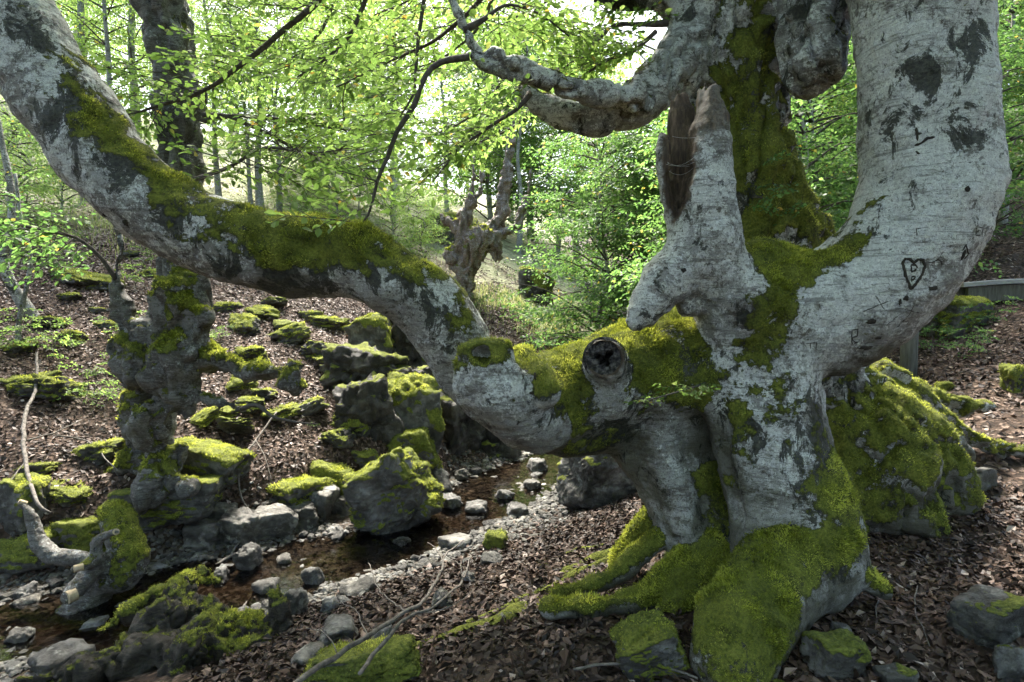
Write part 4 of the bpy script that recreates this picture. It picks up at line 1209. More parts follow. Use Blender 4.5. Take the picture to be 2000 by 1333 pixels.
for k_, (x_, y_, d_) in enumerate([(1120, -40, 6.5), (1010, -60, 7.5), (930, 60, 7.0), (860, -50, 6.0), (1150, 90, 7.5), (780, 60, 7.5), (700, -60, 6.5), (620, 70, 7.5), (1060, 200, 8.5), (960, 190, 8.5)]):
    bough(back if x_ > 900 else left_tree, [(x_ + 60, y_ - 160, d_, 5), (x_ + 30, y_ - 60, d_, 4), (x_, y_, d_, 3), (x_ - 60, y_ + 50, d_, 2), (x_ - 130, y_ + 80, d_, 1.2)], 12, brng, 1.0, 1.0, 1.1, hi=False, t0=0.2)
bough(left_tree, [(660, -60, 5.2, 8), (620, 5, 5.2, 6), (560, 55, 5.2, 5.5), (480, 120, 5.2, 5), (400, 175, 5.2, 4), (320, 205, 5.2, 3), (230, 228, 5.2, 1.5)], 26, brng, 1.0, 0.75, 1.0)
bough(left_tree, [(390, 240, DL, 5), (460, 226, DL, 4), (560, 236, DL, 3), (680, 255, DL, 2), (760, 262, DL, 1.5)], 16, brng, 0.8, 0.9, 1.0, t0=0.3)
bough(left_tree, [(395, 225, DL, 5), (450, 228, DL, 4), (520, 262, DL, 3.5), (600, 300, DL, 2.5), (690, 350, DL, 1.5)], 14, brng, 0.9, 0.9, 1.0, t0=0.3)
bough(left_tree, [(380, 350, DL, 5), (440, 330, DL - 0.4, 4), (520, 290, DL - 0.7, 3), (600, 300, DL - 1.0, 2), (680, 290, DL - 1, 1.5)], 16, brng, 0.9, 0.9, 1.0, t0=0.3)
bough(left_tree, [(228, 545, DL - 0.3, 5), (195, 500, DL - 0.4, 4), (150, 465, DL - 0.5, 3.5), (70, 445, DL - 0.7, 3), (-30, 430, DL - 0.9, 2)], 12, brng, 0.9, 0.8, 1.0, mat=M_LEAF_DEEP, t0=0.35)
bough(left_tree, [(470, 800, DL - 0.5, 5), (500, 790, DL - 0.6, 4), (540, 815, DL - 0.7, 3), (620, 830, DL - 0.8, 1.5)], 1, brng, 0.5, 0.15, 0.5)
bough(back, [(1440, 470, 3.75, 3), (1490, 400, 3.7, 2.5), (1510, 340, 3.68, 2), (1500, 310, 3.66, 1.5)], 5, brng, 1.2, 0.32, 0.85, mat=M_LEAF_DEEP)
bough(back, [(1530, 480, 3.75, 3), (1545, 420, 3.72, 2.5), (1500, 390, 3.68, 2), (1470, 385, 3.66, 1.5)], 5, brng, 1.2, 0.32, 0.85, mat=M_LEAF_DEEP)
bough(beech, [(1395, 745, 3.0, 2.5), (1340, 765, 2.85, 2), (1290, 775, 2.80, 1.5), (1240, 788, 2.78, 1)], 5, brng, 0.5, 0.26, 0.75, mat=M_LEAF, t0=0.0, droop=0.05)

# ------------------------------------------------------------------ slender background beeches
trng = np.random.default_rng(44)
def make_tree(name, height, r0, nbr, crown_from, blen, sprays, mat, leafscale, lean=0.5, keep=1.0):
    t = empty(name)
    a = trng.uniform(0, 6.28)
    pts = [np.array([math.cos(a) * lean * k * k, math.sin(a) * lean * k * k, height * k]) + trng.normal(size=3) * [0.1, 0.1, 0] * (k > 0) for k in np.linspace(0, 1, 6)]
    pts[0][2] = -0.35
    path, rad = smooth_path(pts, [r0 * (1.35 if k == 0 else 1 - 0.85 * k) for k in np.linspace(0, 1, 6)], 0.35)
    v_, f_ = tube(path, rad * (1 + 0.12 * fbm(path * 2, 2, int(height * 7))), 9)
    z_ = np.zeros(len(v_))
    link('trunk', mesh_from('trunk', v_, f_, [M_BARK_SLIM], {'moss': np.clip(0.25 - 0.2 * v_[:, 2], 0, 1), 'dark': z_, 'wood': z_}), t)
    gl, gb = Geo(), Geo()
    for b in range(nbr):
        h = crown_from + (height * 0.97 - crown_from) * (b + trng.random()) / nbr
        k = int(np.argmin(np.abs(path[:, 2] - h)))
        s = path[k]
        az = trng.uniform(0, 6.28)
        L = blen * (1.15 - 0.6 * (h - crown_from) / (height - crown_from)) * trng.uniform(0.55, 1.15)
        up = trng.uniform(-0.05, 0.45)
        e = s + np.array([math.cos(az) * L, math.sin(az) * L, up * L])
        p2, r2 = smooth_path([s, (s + e) / 2 + [0, 0, 0.12 * L], e], [0.022, 0.014, 0.005], 0.3)
        v_, f_ = tube(p2, r2, 4, False); gb.add(v_, f_)
        tt = trng.uniform(0.2, 1.0, sprays)
        pos = p2[(tt * (len(p2) - 1)).astype(int)]
        side = np.where(trng.random(sprays) < 0.5, 1, -1)
        place_sprays(gl, None, trng, pos, az + side * trng.uniform(0.2, 1.1, sprays), -0.08 + trng.normal(size=sprays) * 0.15, trng.uniform(0.8, 1.35, sprays), False, leafscale, 0.4, False, keep)
    link('branches', gb.mesh('branches', M_TWIG), t)
    lo = link('crown', gl.mesh('crown', mat, False), t)
    return t
def copy_tree(root):
    c = root.copy(); COL.objects.link(c)
    for ch in list(root.children):
        k = ch.copy(); COL.objects.link(k); k.parent = c
        k.matrix_parent_inverse = Matrix.Identity(4)
    return c
protos = {'slim': [make_tree('young_beech', 9.5, 0.10, 48, 1.8, 2.2, 8, M_LEAF, 1.15, 0.6), make_tree('young_beech', 8.0, 0.08, 44, 1.2, 2.0, 8, M_LEAF, 1.15, 0.9),
                   make_tree('young_beech', 11.5, 0.14, 54, 2.6, 2.5, 8, M_LEAF, 1.2, 0.5)],
          'bush': [make_tree('leafy_beech', 5.5, 0.06, 64, 0.35, 2.0, 10, M_LEAF_DEEP, 1.1, 0.4)],
          'brush': [make_tree('leafy_beech', 3.0, 0.03, 26, 0.3, 1.2, 7, M_LEAF, 1.0, 0.3)]}
used = set()
def place_tree(kind, i, x, y, scale, label, group, rz=None, sink=0.0):
    pr = protos[kind][i % len(protos[kind])]
    if pr.name in used: t = copy_tree(pr)
    else:
        t = pr; used.add(pr.name)
    t.location = (x, y, h1(x, y) - sink)
    t.rotation_euler = (0, 0, trng.uniform(0, 6.28) if rz is None else rz)
    t.scale = (scale, scale, scale * trng.uniform(0.92, 1.1))
    tag(t, label, 'tree', group)
    return t
def G1(i, x, y):
    form = ['slender grey beech of middling height', 'small slim low crowned beech', 'tall beech with stouter grey trunk'][i % 3]
    a = x / y
    if a < -0.55: w_ = 'uphill behind the pollarded beech'
    elif a < -0.36: w_ = 'on the rise above the mossy limb'
    elif a < -0.12: w_ = 'around the light clearing beyond the sweeping limb'
    elif a < 0.12: w_ = 'behind the gnarled dead tree'
    elif a < 0.45: w_ = 'in the valley wood behind the broken limb'
    else: w_ = 'on the slope behind the right limb'
    return form + ' ' + w_, 'beeches ' + w_
# trunks that can be picked out in the photograph
for k, (px, py, sc_) in enumerate([(430, 405, 0.8), (492, 425, 0.75), (510, 425, 0.7), (545, 430, 0.7), (600, 400, 0.7), (270, 390, 0.9), (215, 400, 0.85), (640, 380, 0.7), (170, 380, 0.9), (735, 350, 0.9)]):
    g_ = ground(px, py)
    if g_ is None: continue
    place_tree('slim', k, g_[0][0], g_[0][1], sc_, *G1(k, g_[0][0], g_[0][1]))
# deeper wood, on a jittered lattice
k = 0
for yy in np.arange(15, 46, 4.6):
    for xx in np.arange(-34, 38, 4.8):
        x = xx + trng.normal() * 1.0; y = yy + trng.normal() * 0.9
        if abs(x / y) > 1.15: continue
        if abs(x / y + 0.27) < 0.17: continue      # the light clearing
        if y < 26 and -0.62 < x / y < -0.1: continue
        if y < 23 and -1.4 < x / y * 10 < 2.5: continue
        k += 1
        place_tree('slim', k, x, y, trng.uniform(0.85, 1.25), *G1(k, x, y))
# the wood goes on unseen behind the viewer; these beeches added to block sky
GB = ('tall unseen beech of the surrounding wood added behind the viewpoint to block sky', 'unseen beeches of the wood added to block sky')
for (x, y) in [(-3.5, -4.5), (1.5, -5.5), (5.5, -4.0), (-8.0, -3.0), (9.0, -1.0), (-6.0, -8.0), (-1.0, -9.0), (5.0, -9.0), (10.5, 3.5), (-11.0, 1.5), (-13.0, 5.5), (12.0, -6.0)]:
    place_tree('slim', int(trng.integers(0, 3)), x, y, trng.uniform(1.0, 1.35), *GB)
for (x, y, sc_) in [(-6.5, 21, 0.9), (-5.0, 25, 1.0), (-8.5, 26, 1.0), (-7.0, 31, 1.15), (-10.5, 33, 1.2), (-4.0, 19.5, 0.75), (-9.0, 38, 1.3), (-12.5, 40, 1.3), (-3.0, 27, 1.1), (-0.8, 33, 1.3), (1.2, 36, 1.4), (0.4, 41, 1.5), (-3.2, 42, 1.5)]:
    k += 1
    place_tree('slim', k, x, y, sc_, *G1(k, x, y))
G2 = ('dense layered green beech standing in the valley behind the mossy burl', 'leafy beeches in the valley')
for (px, py, sc_) in [(1185, 600, 0.95), (1240, 570, 0.9), (1300, 590, 1.0)]:
    d_ = 11.5 if px == 1180 else 13.0
    p_ = P(px, py, d_)
    place_tree('bush', 0, p_[0], p_[1], sc_ * 1.1, {1185: 'dense layered green beech over the path end right of the dead tree', 1240: 'layered green beech half hidden behind the toe of the broken limb', 1300: 'layered green beech seen through the fork behind the broken limb'}[px], G2[1])
for (x, y, sc_) in [(-0.9, 30.0, 2.1), (2.2, 29.0, 2.1)]:
    place_tree('bush', 0, x, y, sc_, 'broad leafy beech in the far valley behind the gnarled dead tree', 'far leafy valley beeches')
G3 = ('leafy green beech behind the great beech on the right bank', 'leafy beeches on the right bank')
for (x, y, sc_) in [(4.6, 9.5, 1.0), (3.2, 8.3, 0.8), (6.2, 12.5, 1.2), (8.8, 11.0, 1.0), (11.5, 13.5, 1.3), (10.0, 16.5, 1.3), (5.2, 14.5, 1.1), (14.5, 15.5, 1.3), (7.6, 15.0, 1.2)]:
    place_tree('bush', 0, x, y, sc_, *G3)
G4 = ('low leafy beech shrub on the litter slope', 'beech shrubs on the slopes')
for (px, py, sc_) in [(60, 440, 0.7), (20, 500, 0.6), (560, 445, 0.5), (660, 420, 0.7), (770, 470, 0.7), (800, 500, 0.6), (830, 520, 0.6), (700, 420, 0.7), (600, 430, 0.5), (120, 420, 0.8), (30, 380, 0.9), (850, 470, 0.5)]:
    g_ = ground(px, py)
    if g_ is None: continue
    place_tree('brush', 0, g_[0][0], g_[0][1], sc_, *G4)

# ------------------------------------------------------------------ rocks
rrng = np.random.default_rng(55)
def icosphere(sub):
    t = (1 + 5 ** 0.5) / 2
    v = [(-1, t, 0), (1, t, 0), (-1, -t, 0), (1, -t, 0), (0, -1, t), (0, 1, t), (0, -1, -t), (0, 1, -t), (t, 0, -1), (t, 0, 1), (-t, 0, -1), (-t, 0, 1)]
    f = [(0, 11, 5), (0, 5, 1), (0, 1, 7), (0, 7, 10), (0, 10, 11), (1, 5, 9), (5, 11, 4), (11, 10, 2), (10, 7, 6), (7, 1, 8),
         (3, 9, 4), (3, 4, 2), (3, 2, 6), (3, 6, 8), (3, 8, 9), (4, 9, 5), (2, 4, 11), (6, 2, 10), (8, 6, 7), (9, 8, 1)]
    v = norm(np.array(v, float)); f = np.array(f)
    for _ in range(sub):
        e = np.sort(np.concatenate([f[:, [0, 1]], f[:, [1, 2]], f[:, [2, 0]]]), axis=1)
        u, inv = np.unique(e, axis=0, return_inverse=True)
        inv = inv.ravel()
        mid = norm(v[u[:, 0]] + v[u[:, 1]]) + 0
        m = inv.reshape(3, -1).T + len(v)
        v = np.vstack([v, mid])
        f = np.concatenate([np.stack([f[:, 0], m[:, 0], m[:, 2]], -1), np.stack([f[:, 1], m[:, 1], m[:, 0]], -1),
                            np.stack([f[:, 2], m[:, 2], m[:, 1]], -1), m])
    return v, f
ICO = {k: icosphere(k) for k in range(0, 6)}
def rock_shape(seed, sub, boxy=0.3, rough=0.06):
    """faceted unit stone: planes cut off a ball, then weathered"""
    g = np.random.default_rng(seed)
    v, f = ICO[sub]
    n_pl = 13
    pl = norm(g.normal(size=(n_pl, 3)))
    ax = np.vstack([np.eye(3), -np.eye(3)]) + g.normal(size=(6, 3)) * 0.16
    pl = np.vstack([pl, norm(ax)])
    dist = np.concatenate([g.uniform(0.72, 1.0, n_pl) + boxy * 0.35, g.uniform(0.62, 0.85, 6) - boxy * 0.05])
    dots = v @ pl.T
    rr = np.where(dots > 0.08, dist[None] / np.maximum(dots, 0.08), 9)
    rad = -np.log(np.exp(-rr * 16).sum(1)) / 16
    out = v * np.minimum(rad, 1.35)[:, None]
    nn_ = norm(out)
    rid = 1 - np.abs(fbm(out * 2.2 + seed, 4, seed + 6, 0.6)) * 2.2
    out = out + nn_ * (rough * 2.2 * fbm(out * 1.5 + seed, 3, seed) + rough * 1.1 * fbm(out * 4.5 + seed, 4, seed + 3, 0.65) + rough * 0.9 * rid)[:, None]
    # bedding steps
    out[:, 2] += rough * 0.35 * np.sin(out[:, 2] * 11 + 3 * fbm(out * 1.3, 2, seed + 9))
    return out, f
def rock(px, py, w, h, moss, label, cat='rock', name='rock', boxy=0.3, deep=0.85, rz=None, sub=4, sink=0.3, d=None, group=None, tint=0.3, seed=None, rough=0.06, fz=None, tilt=0.12):
    g_ = ground(px, py)
    if d is None:
        p0, dd = g_
    else:
        p0, dd = P(px, py, d), d
    seed = int(rrng.integers(1, 99999)) if seed is None else seed
    W, Hh = w * dd / FPX, h * dd / FPX
    v, f = rock_shape(seed, sub, boxy, rough)
    ext = np.ptp(v, axis=0)
    v = v / ext * [W * 1.04, W * deep, Hh * (1 + sink)]
    a = rrng.uniform(-0.4, 0.4) if rz is None else rz
    ca, sa = math.cos(a), math.sin(a)
    ta = rrng.normal() * tilt
    Rm = np.array([[ca, -sa, 0], [sa, ca, 0], [0, 0, 1]]) @ np.array([[math.cos(ta), 0, math.sin(ta)], [0, 1, 0], [-math.sin(ta), 0, math.cos(ta)]])
    v = v @ Rm.T
    zmin = v[:, 2].min()
    loc = np.array([p0[0], p0[1] + W * deep * 0.30, p0[2] - Hh * sink - zmin])
    if d is None:
        loc[2] = min(loc[2], h1(loc[0], loc[1]) - zmin - Hh * sink * 0.4)
    n_ = vnormals(v, [f])
    wv_ = v + loc
    m = 1.0 * n_[:, 2] - 0.55 + 1.25 * moss + 0.55 * fbm(wv_ * (2.2 / max(W, 0.15) ** 0.5), 3, 61)
    mo = sstep(0.1, 0.6, m) * (moss > 0.01)
    v = v + n_ * (mo * min(0.02, W * 0.04) * (0.7 + fbm(wv_ * 9, 2, 62)))[:, None]
    root = empty(name, loc)
    tag(root, label, cat, group)
    me = mesh_from('stone_body', v, [f], [M_ROCK], {'moss': mo, 'tint': np.full(len(v), tint)}, True)
    b_ = link('stone_body', me, root, (0, 0, 0))
    cnt = int(min(15000, 9500 * W * W / (0.4) * moss)) if fz is None else fz
    if cnt > 300 and moss > 0.25:
        n_ = vnormals(v, [f])
        up = np.clip(mo - 0.5, 0, 1)
        r_ = fuzz(rrng, v, n_, up, cnt, 0.010 + 0.009 * min(1, dd / 8))
        if r_ is not None:
            tri, ff, tt = r_
            fo = link('moss', mesh_from('moss', tri, [ff], [M_FUZZ], {'tint': tt}, False), root, (0, 0, 0))
            fo['kind'] = 'stuff'
    return root
# boulders in and beside the stream
rock(755, 1052, 178, 150, 0.50, 'large square boulder with patchy moss cap standing in the stream', 'boulder', 'boulder', 0.45, 0.85, 0.25, 5, 0.2, rough=0.10, tint=0.4)
rock(806, 925, 96, 82, 0.85, 'rounded boulder wholly covered in moss just upstream of the square boulder', 'boulder', 'boulder', 0.25, 0.9, 0.1, 5, 0.2)
rock(318, 1036, 196, 96, 0.42, 'flat undercut mossy rock shelf below the pollarded beech', 'rock', 'rock_shelf', 0.9, 0.8, 0.12, 5, 0.1, rough=0.05, tilt=0.03)
rock(395, 950, 155, 70, 0.50, 'long mossy slab beside the roots of the pollarded beech', 'rock', 'rock_slab', 0.9, 0.7, -0.15, 4, 0.2)
L_ = 'bare grey ledge stone at the water edge below the mossy slab'
for q_ in [(392, 1072, 96, 52), (455, 1066, 78, 62), (525, 1052, 84, 56), (578, 1036, 74, 46), (622, 1014, 76, 54), (664, 1004, 42, 32), (428, 1040, 60, 50)]:
    rock(*q_, 0.0, L_, 'stone', 'ledge_stone', 0.6, 0.8, group='bare ledge stones at the water edge', tint=0.62)
rock(560, 990, 150, 46, 0.75, 'low moss cushion rock above the bare ledge stones', 'rock', 'rock', 0.3)
rock(645, 968, 84, 56, 0.85, 'small mossy hump rock beside the square boulder', 'rock', 'rock', 0.3)
rock(28, 1020, 96, 84, 0.35, 'pale rounded rock at the foot of the left bank', 'rock', 'rock', 0.2)
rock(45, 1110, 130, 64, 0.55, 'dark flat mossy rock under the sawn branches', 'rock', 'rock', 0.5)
rock(165, 1085, 120, 70, 0.85, 'moss cushion rock behind the sawn log', 'rock', 'rock', 0.3)
# rock face on the outer bend
L_ = 'fractured block of the dark rock face under the sweeping limb'
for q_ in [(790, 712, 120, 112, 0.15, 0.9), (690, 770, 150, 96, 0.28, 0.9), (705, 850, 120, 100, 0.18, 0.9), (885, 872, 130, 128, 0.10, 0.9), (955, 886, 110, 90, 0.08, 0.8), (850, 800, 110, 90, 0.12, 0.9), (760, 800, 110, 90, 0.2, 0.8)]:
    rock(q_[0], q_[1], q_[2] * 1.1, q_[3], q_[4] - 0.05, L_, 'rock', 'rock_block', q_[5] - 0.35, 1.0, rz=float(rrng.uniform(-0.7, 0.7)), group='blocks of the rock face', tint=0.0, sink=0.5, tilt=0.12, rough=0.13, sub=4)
rock(800, 862, 108, 140, 0.5, 'tall moss draped rock against the dark rock face', 'rock', 'rock', 0.5, 0.8)
rock(720, 690, 90, 76, 0.55, 'moss capped block on top of the rock face', 'rock', 'rock', 0.6)
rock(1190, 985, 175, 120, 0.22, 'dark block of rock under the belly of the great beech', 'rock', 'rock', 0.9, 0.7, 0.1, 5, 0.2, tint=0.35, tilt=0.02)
# mossy rocks of the litter slope
L_ = 'moss covered rock half buried in the litter of the left slope'
for q_ in [(150, 556, 112, 40), (205, 565, 62, 32), (125, 585, 46, 22), (88, 640, 62, 38), (132, 668, 52, 42), (30, 765, 92, 64), (98, 780, 104, 74), (205, 640, 42, 28), (472, 652, 64, 48), (482, 702, 66, 48),
           (560, 672, 74, 58), (552, 645, 52, 36), (622, 702, 74, 54), (505, 622, 62, 32), (440, 604, 52, 28), (655, 725, 74, 54), (690, 842, 104, 74), (655, 872, 62, 62), (705, 905, 56, 44), (425, 815, 62, 32),
           (396, 832, 62, 32), (480, 798, 64, 42), (545, 818, 74, 38), (512, 782, 52, 32), (602, 815, 64, 42), (470, 762, 62, 32), (452, 862, 72, 32), (640, 640, 70, 40), (600, 620, 44, 24), (185, 610, 30, 18), (20, 690, 60, 30), (345, 880, 60, 40),
           (180, 900, 90, 60), (730, 930, 44, 40), (575, 760, 40, 26), (530, 600, 50, 24), (245, 500, 40, 20), (300, 540, 46, 24), (60, 930, 70, 46), (120, 980, 80, 44)]:
    sz_ = 'large' if q_[2] >= 85 else 'middling' if q_[2] >= 58 else 'small'
    wh_ = 'left of the pollarded beech' if q_[0] < 300 else 'in the litter right below the sweeping limb' if q_[1] < 740 else 'between the pollarded beech and the rock face'
    L_ = sz_ + ' moss covered rock ' + wh_
    rock(q_[0], q_[1], q_[2] * 1.1, q_[3] * 0.46, float(rrng.uniform(0.2, 0.62)), L_, 'rock', 'rock', 0.05, rough=0.11, sink=0.6, tilt=0.25, rz=float(rrng.uniform(-1.5, 1.5)), group=L_ + ' set', sub=4 if q_[2] > 60 else 3, tint=0.15)
# up the valley
rock(1045, 592, 74, 78, 0.55, 'dark mossy boulder beside the gnarled dead tree', 'boulder', 'boulder', 0.0, rough=0.12)
rock(868, 480, 110, 66, 0.6, 'mossy outcrop behind the gnarled dead tree', 'rock', 'rock', 0.5)
rock(1180, 630, 60, 40, 0.5, 'small mossy rock under the layered valley beech', 'rock', 'rock', 0.3)
# right bank and foreground
rock(1268, 1325, 140, 92, 0.50, 'mossy foreground stone beside the great mossy root', 'rock', 'rock', 0.4, 0.8, 0.2, 5, 0.2)
rock(1640, 1322, 120, 60, 0.22, 'grey lichen speckled stone in the litter below the great root', 'rock', 'rock', 0.4, tint=0.6)
rock(1760, 1350, 74, 34, 0.05, 'low grey stone poking through the litter', 'rock', 'rock', 0.4, tint=0.6)
rock(1958, 1250, 130, 74, 0.05, 'square grey block set in the litter of the right bank', 'rock', 'rock', 0.9, 0.9, 0.35, 4, 0.3, tint=0.3, tilt=0.03)
rock(1990, 1335, 70, 70, 0.05, 'pale stone in front of the square grey block', 'rock', 'rock', 0.4, tint=0.5)
rock(1918, 962, 64, 50, 0.0, 'pale wedge of stone at the foot of the mossy root mound', 'rock', 'rock', 0.5, tint=0.9)
rock(1890, 645, 120, 62, 0.75, 'dark mossy rock among shrubs below the timber edge', 'rock', 'rock', 0.4)
rock(1800, 650, 90, 40, 0.5, 'low mossy rock behind the wooden post', 'rock', 'rock', 0.4)
rock(1992, 765, 44, 54, 0.9, 'round moss cushion rock on the right path edge', 'rock', 'rock', 0.2)
rock(1850, 762, 32, 16, 0.9, 'tiny moss cushion on the path beside the wooden post', 'rock', 'rock', 0.2, sub=3)
rock(1580, 1215, 30, 18, 0.0, 'small bare stone below the trunk of the great beech', 'rock', 'rock', 0.4, tint=0.5, sub=3)
rock(1650, 1250, 46, 24, 0.0, 'small pale stone in litter between two larger foreground stones', 'rock', 'rock', 0.4, tint=0.6, sub=3)
rock(968, 1072, 42, 30, 0.75, 'bright green moss capped stone at the right water edge', 'stone', 'rock', 0.3, sub=3)
rock(700, 1340, 210, 52, 0.85, 'mossy slab at the lower bank edge beneath the fallen forked branch', 'rock', 'rock_slab', 0.6, 0.6, 0.1, 5, 0.3)
L_ = 'bare grey stone on the near bank beside the water'
for q_ in [(960, 1108, 54, 36), (912, 1142, 44, 32), (860, 1192, 54, 40), (702, 1168, 86, 38), (650, 1256, 104, 54), (745, 1262, 64, 52), (570, 1210, 64, 84), (610, 1150, 52, 60), (480, 1120, 62, 84), (520, 1170, 60, 50), (430, 1140, 44, 50),
           (100, 1320, 110, 70), (40, 1180, 54, 44), (30, 1270, 60, 60), (640, 1200, 52, 44), (600, 1300, 84, 44), (180, 1240, 60, 40), (890, 1072, 72, 32), (780, 1075, 66, 26), (930, 1010, 60, 44), (985, 985, 44, 40), (880, 1000, 60, 48), (860, 960, 70, 50),
           (900, 940, 50, 30), (1010, 1010, 60, 36), (1040, 960, 50, 34), (1050, 925, 72, 44), (240, 1200, 50, 30), (160, 1190, 80, 36)]:
    rock(q_[0], q_[1], q_[2] * 0.78, q_[3] * 0.62, 0.0, L_, 'stone', 'stone', 0.1, float(rrng.uniform(0.7, 1.2)), rz=float(rrng.uniform(-1.5, 1.5)), rough=0.09, tilt=0.25, sink=0.4, group='bare stones along the near bank', sub=3, tint=float(rrng.uniform(0.2, 0.7)), fz=0)

# ------------------------------------------------------------------ loose stones and gravel of the stream bed
stone_meshes = []
for k in range(14):
    v, f = rock_shape(700 + k, 2, 0.3, 0.05)
    v = v / np.ptp(v, axis=0) * [1.0, rrng.uniform(0.6, 0.85), rrng.uniform(0.35, 0.6)]
    stone_meshes.append(mesh_from('stone', v, [f], [M_STONE], {'moss': np.zeros(len(v)), 'tint': np.full(len(v), rrng.uniform(0.15, 0.8))}, True))
def stream_points(n, lo, hi, wid, g):
    sp2, _ = smooth_path(STREAM[1:9], np.ones(8), 0.1)
    sel = sp2[(sp2[:, 1] > lo) & (sp2[:, 1] < hi)]
    tt = norm(np.gradient(sel[:, :2], axis=0))
    i_ = g.integers(0, len(sel), n)
    off = g.normal(size=n) * wid
    nr_ = np.stack([-tt[i_, 1], tt[i_, 0]], -1)
    return sel[i_, :2] + nr_ * off[:, None] + g.normal(size=(n, 2)) * 0.08, off
pts_, off_ = stream_points(900, 2.6, 9.8, 0.75, rrng)
bars = fbm(np.column_stack([pts_, np.zeros(len(pts_))]) * 0.55 + 3.3, 2, 301)
keep_ = np.nonzero((bars > -0.05 + 0.35 * (np.abs(off_) < 0.4)) & (np.abs(off_) < 1.35))[0][:290]
for i_ in keep_:
    x, y = pts_[i_]
    s_ = float(np.clip(rrng.lognormal(-2.6, 0.5), 0.035, 0.26))
    o = bpy.data.objects.new('stone', stone_meshes[int(rrng.integers(0, 14))])
    COL.objects.link(o)
    o.scale = (s_, s_ * rrng.uniform(0.8, 1.1), s_ * rrng.uniform(0.8, 1.2))
    o.rotation_euler = (rrng.normal() * 0.2, rrng.normal() * 0.2, rrng.uniform(0, 6.28))
    o.location = (x, y, h1(x, y) + s_ * 0.12)
    tag(o, 'loose grey stone lying in the stream bed', 'stone', 'loose stones of the stream bed')
def gravel():
    g = Geo()
    pts2, off2 = stream_points(30000, 2.4, 10.5, 0.66, rrng)
    b_ = fbm(np.column_stack([pts2, np.zeros(len(pts2))]) * 0.55 + 3.3, 2, 301)
    p_ = pts2[(b_ > -0.2 + 0.38 * (np.abs(off2) < 0.35)) & (np.abs(off2) < 1.35)]
    n = len(p_)
    z = H(p_[:, 0], p_[:, 1])
    v0, f0 = ICO[0]
    s_ = np.clip(rrng.lognormal(-3.75, 0.45, n), 0.011, 0.06)
    jit = 1 + 0.18 * rrng.normal(size=(n, len(v0), 1))
    sh = np.stack([s_, s_ * rrng.uniform(0.6, 1, n), s_ * rrng.uniform(0.4, 0.7, n)], -1)
    a = rrng.uniform(0, 6.28, n)
    loc = v0[None] * jit * sh[:, None]
    x = loc[:, :, 0] * np.cos(a)[:, None] - loc[:, :, 1] * np.sin(a)[:, None]
    y = loc[:, :, 0] * np.sin(a)[:, None] + loc[:, :, 1] * np.cos(a)[:, None]
    v = np.stack([x + p_[:, 0:1], y + p_[:, 1:2], loc[:, :, 2] + (z + s_ * 0.2)[:, None]], -1).reshape(-1, 3)
    f = (f0[None] + (np.arange(n) * len(v0))[:, None, None]).reshape(-1, 3)
    me = mesh_from('gravel', v, [f], [M_ROCK], {'moss': np.zeros(len(v)), 'tint': np.repeat(rrng.uniform(0.2, 1, n), len(v0))}, False)
    o = link('gravel', me)
    tag(o, 'small grey gravel and pebbles along the stream bed', 'gravel', kind='stuff')
gravel()

# ------------------------------------------------------------------ fallen leaves, grass
lrng = np.random.default_rng(66)
def litter():
    xs, ys, sz = [], [], []
    def region(n, x0, x1, y0, y1, smin_, smax_):
        x = lrng.uniform(x0, x1, n); y = lrng.uniform(y0, y1, n)
        m = np.abs(x) < 1.05 * y + 0.9
        xs.append(x[m]); ys.append(y[m]); sz.append(lrng.uniform(smin_, smax_, m.sum()))
    region(30000, -1.6, 3.6, 1.5, 5.0, 0.022, 0.05)
    region(12000, -1.6, 3.6, 1.5, 5.0, 0.045, 0.085)
    region(12000, -1.5, 6.5, 5.0, 9.0, 0.05, 0.075)
    region(14000, 2.5, 12, 4.0, 14.0, 0.06, 0.085)
    region(62000, -9.5, 2.0, 4.0, 12.5, 0.045, 0.075)
    region(22000, -14, 2.5, 9.0, 19.0, 0.06, 0.09)
    region(16000, -3.0, 2.5, 8.8, 14.0, 0.06, 0.085)
    x = np.concatenate(xs); y = np.concatenate(ys); s = np.concatenate(sz)
    sd, _ = stream_coords(x, y)
    keep = (np.abs(sd + 0.2 * fbm(np.column_stack([x, y, 0 * x]) * 1.3, 2, 9)) > 0.95) | (lrng.random(len(x)) < 0.04)
    x, y, s = x[keep], y[keep], s[keep]
    z = H(x, y)
    e = 0.03
    nx = -(H(x + e, y) - z) / e; ny = -(H(x, y + e) - z) / e
    n0 = norm(np.stack([nx, ny, np.ones(len(x))], -1))
    nrm_ = norm(n0 + lrng.normal(size=(len(x), 3)) * 0.38)
    d = norm(np.cross(nrm_, lrng.normal(size=(len(x), 3))))
    pos = np.stack([x, y, z], -1) + n0 * lrng.uniform(0.002, 0.022, len(x))[:, None] - d * s[:, None] * 0.5
    v, f, K_ = leaves(pos, d, nrm_, s, False, 1.6, lrng)
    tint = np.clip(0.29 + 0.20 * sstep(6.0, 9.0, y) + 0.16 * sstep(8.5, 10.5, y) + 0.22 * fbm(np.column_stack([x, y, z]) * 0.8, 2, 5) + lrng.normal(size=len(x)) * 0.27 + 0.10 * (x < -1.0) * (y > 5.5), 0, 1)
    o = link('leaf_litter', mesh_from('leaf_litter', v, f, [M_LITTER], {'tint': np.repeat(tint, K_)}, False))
    tag(o, 'carpet of dry brown fallen beech leaves on both banks', 'leaf litter', kind='stuff')
litter()
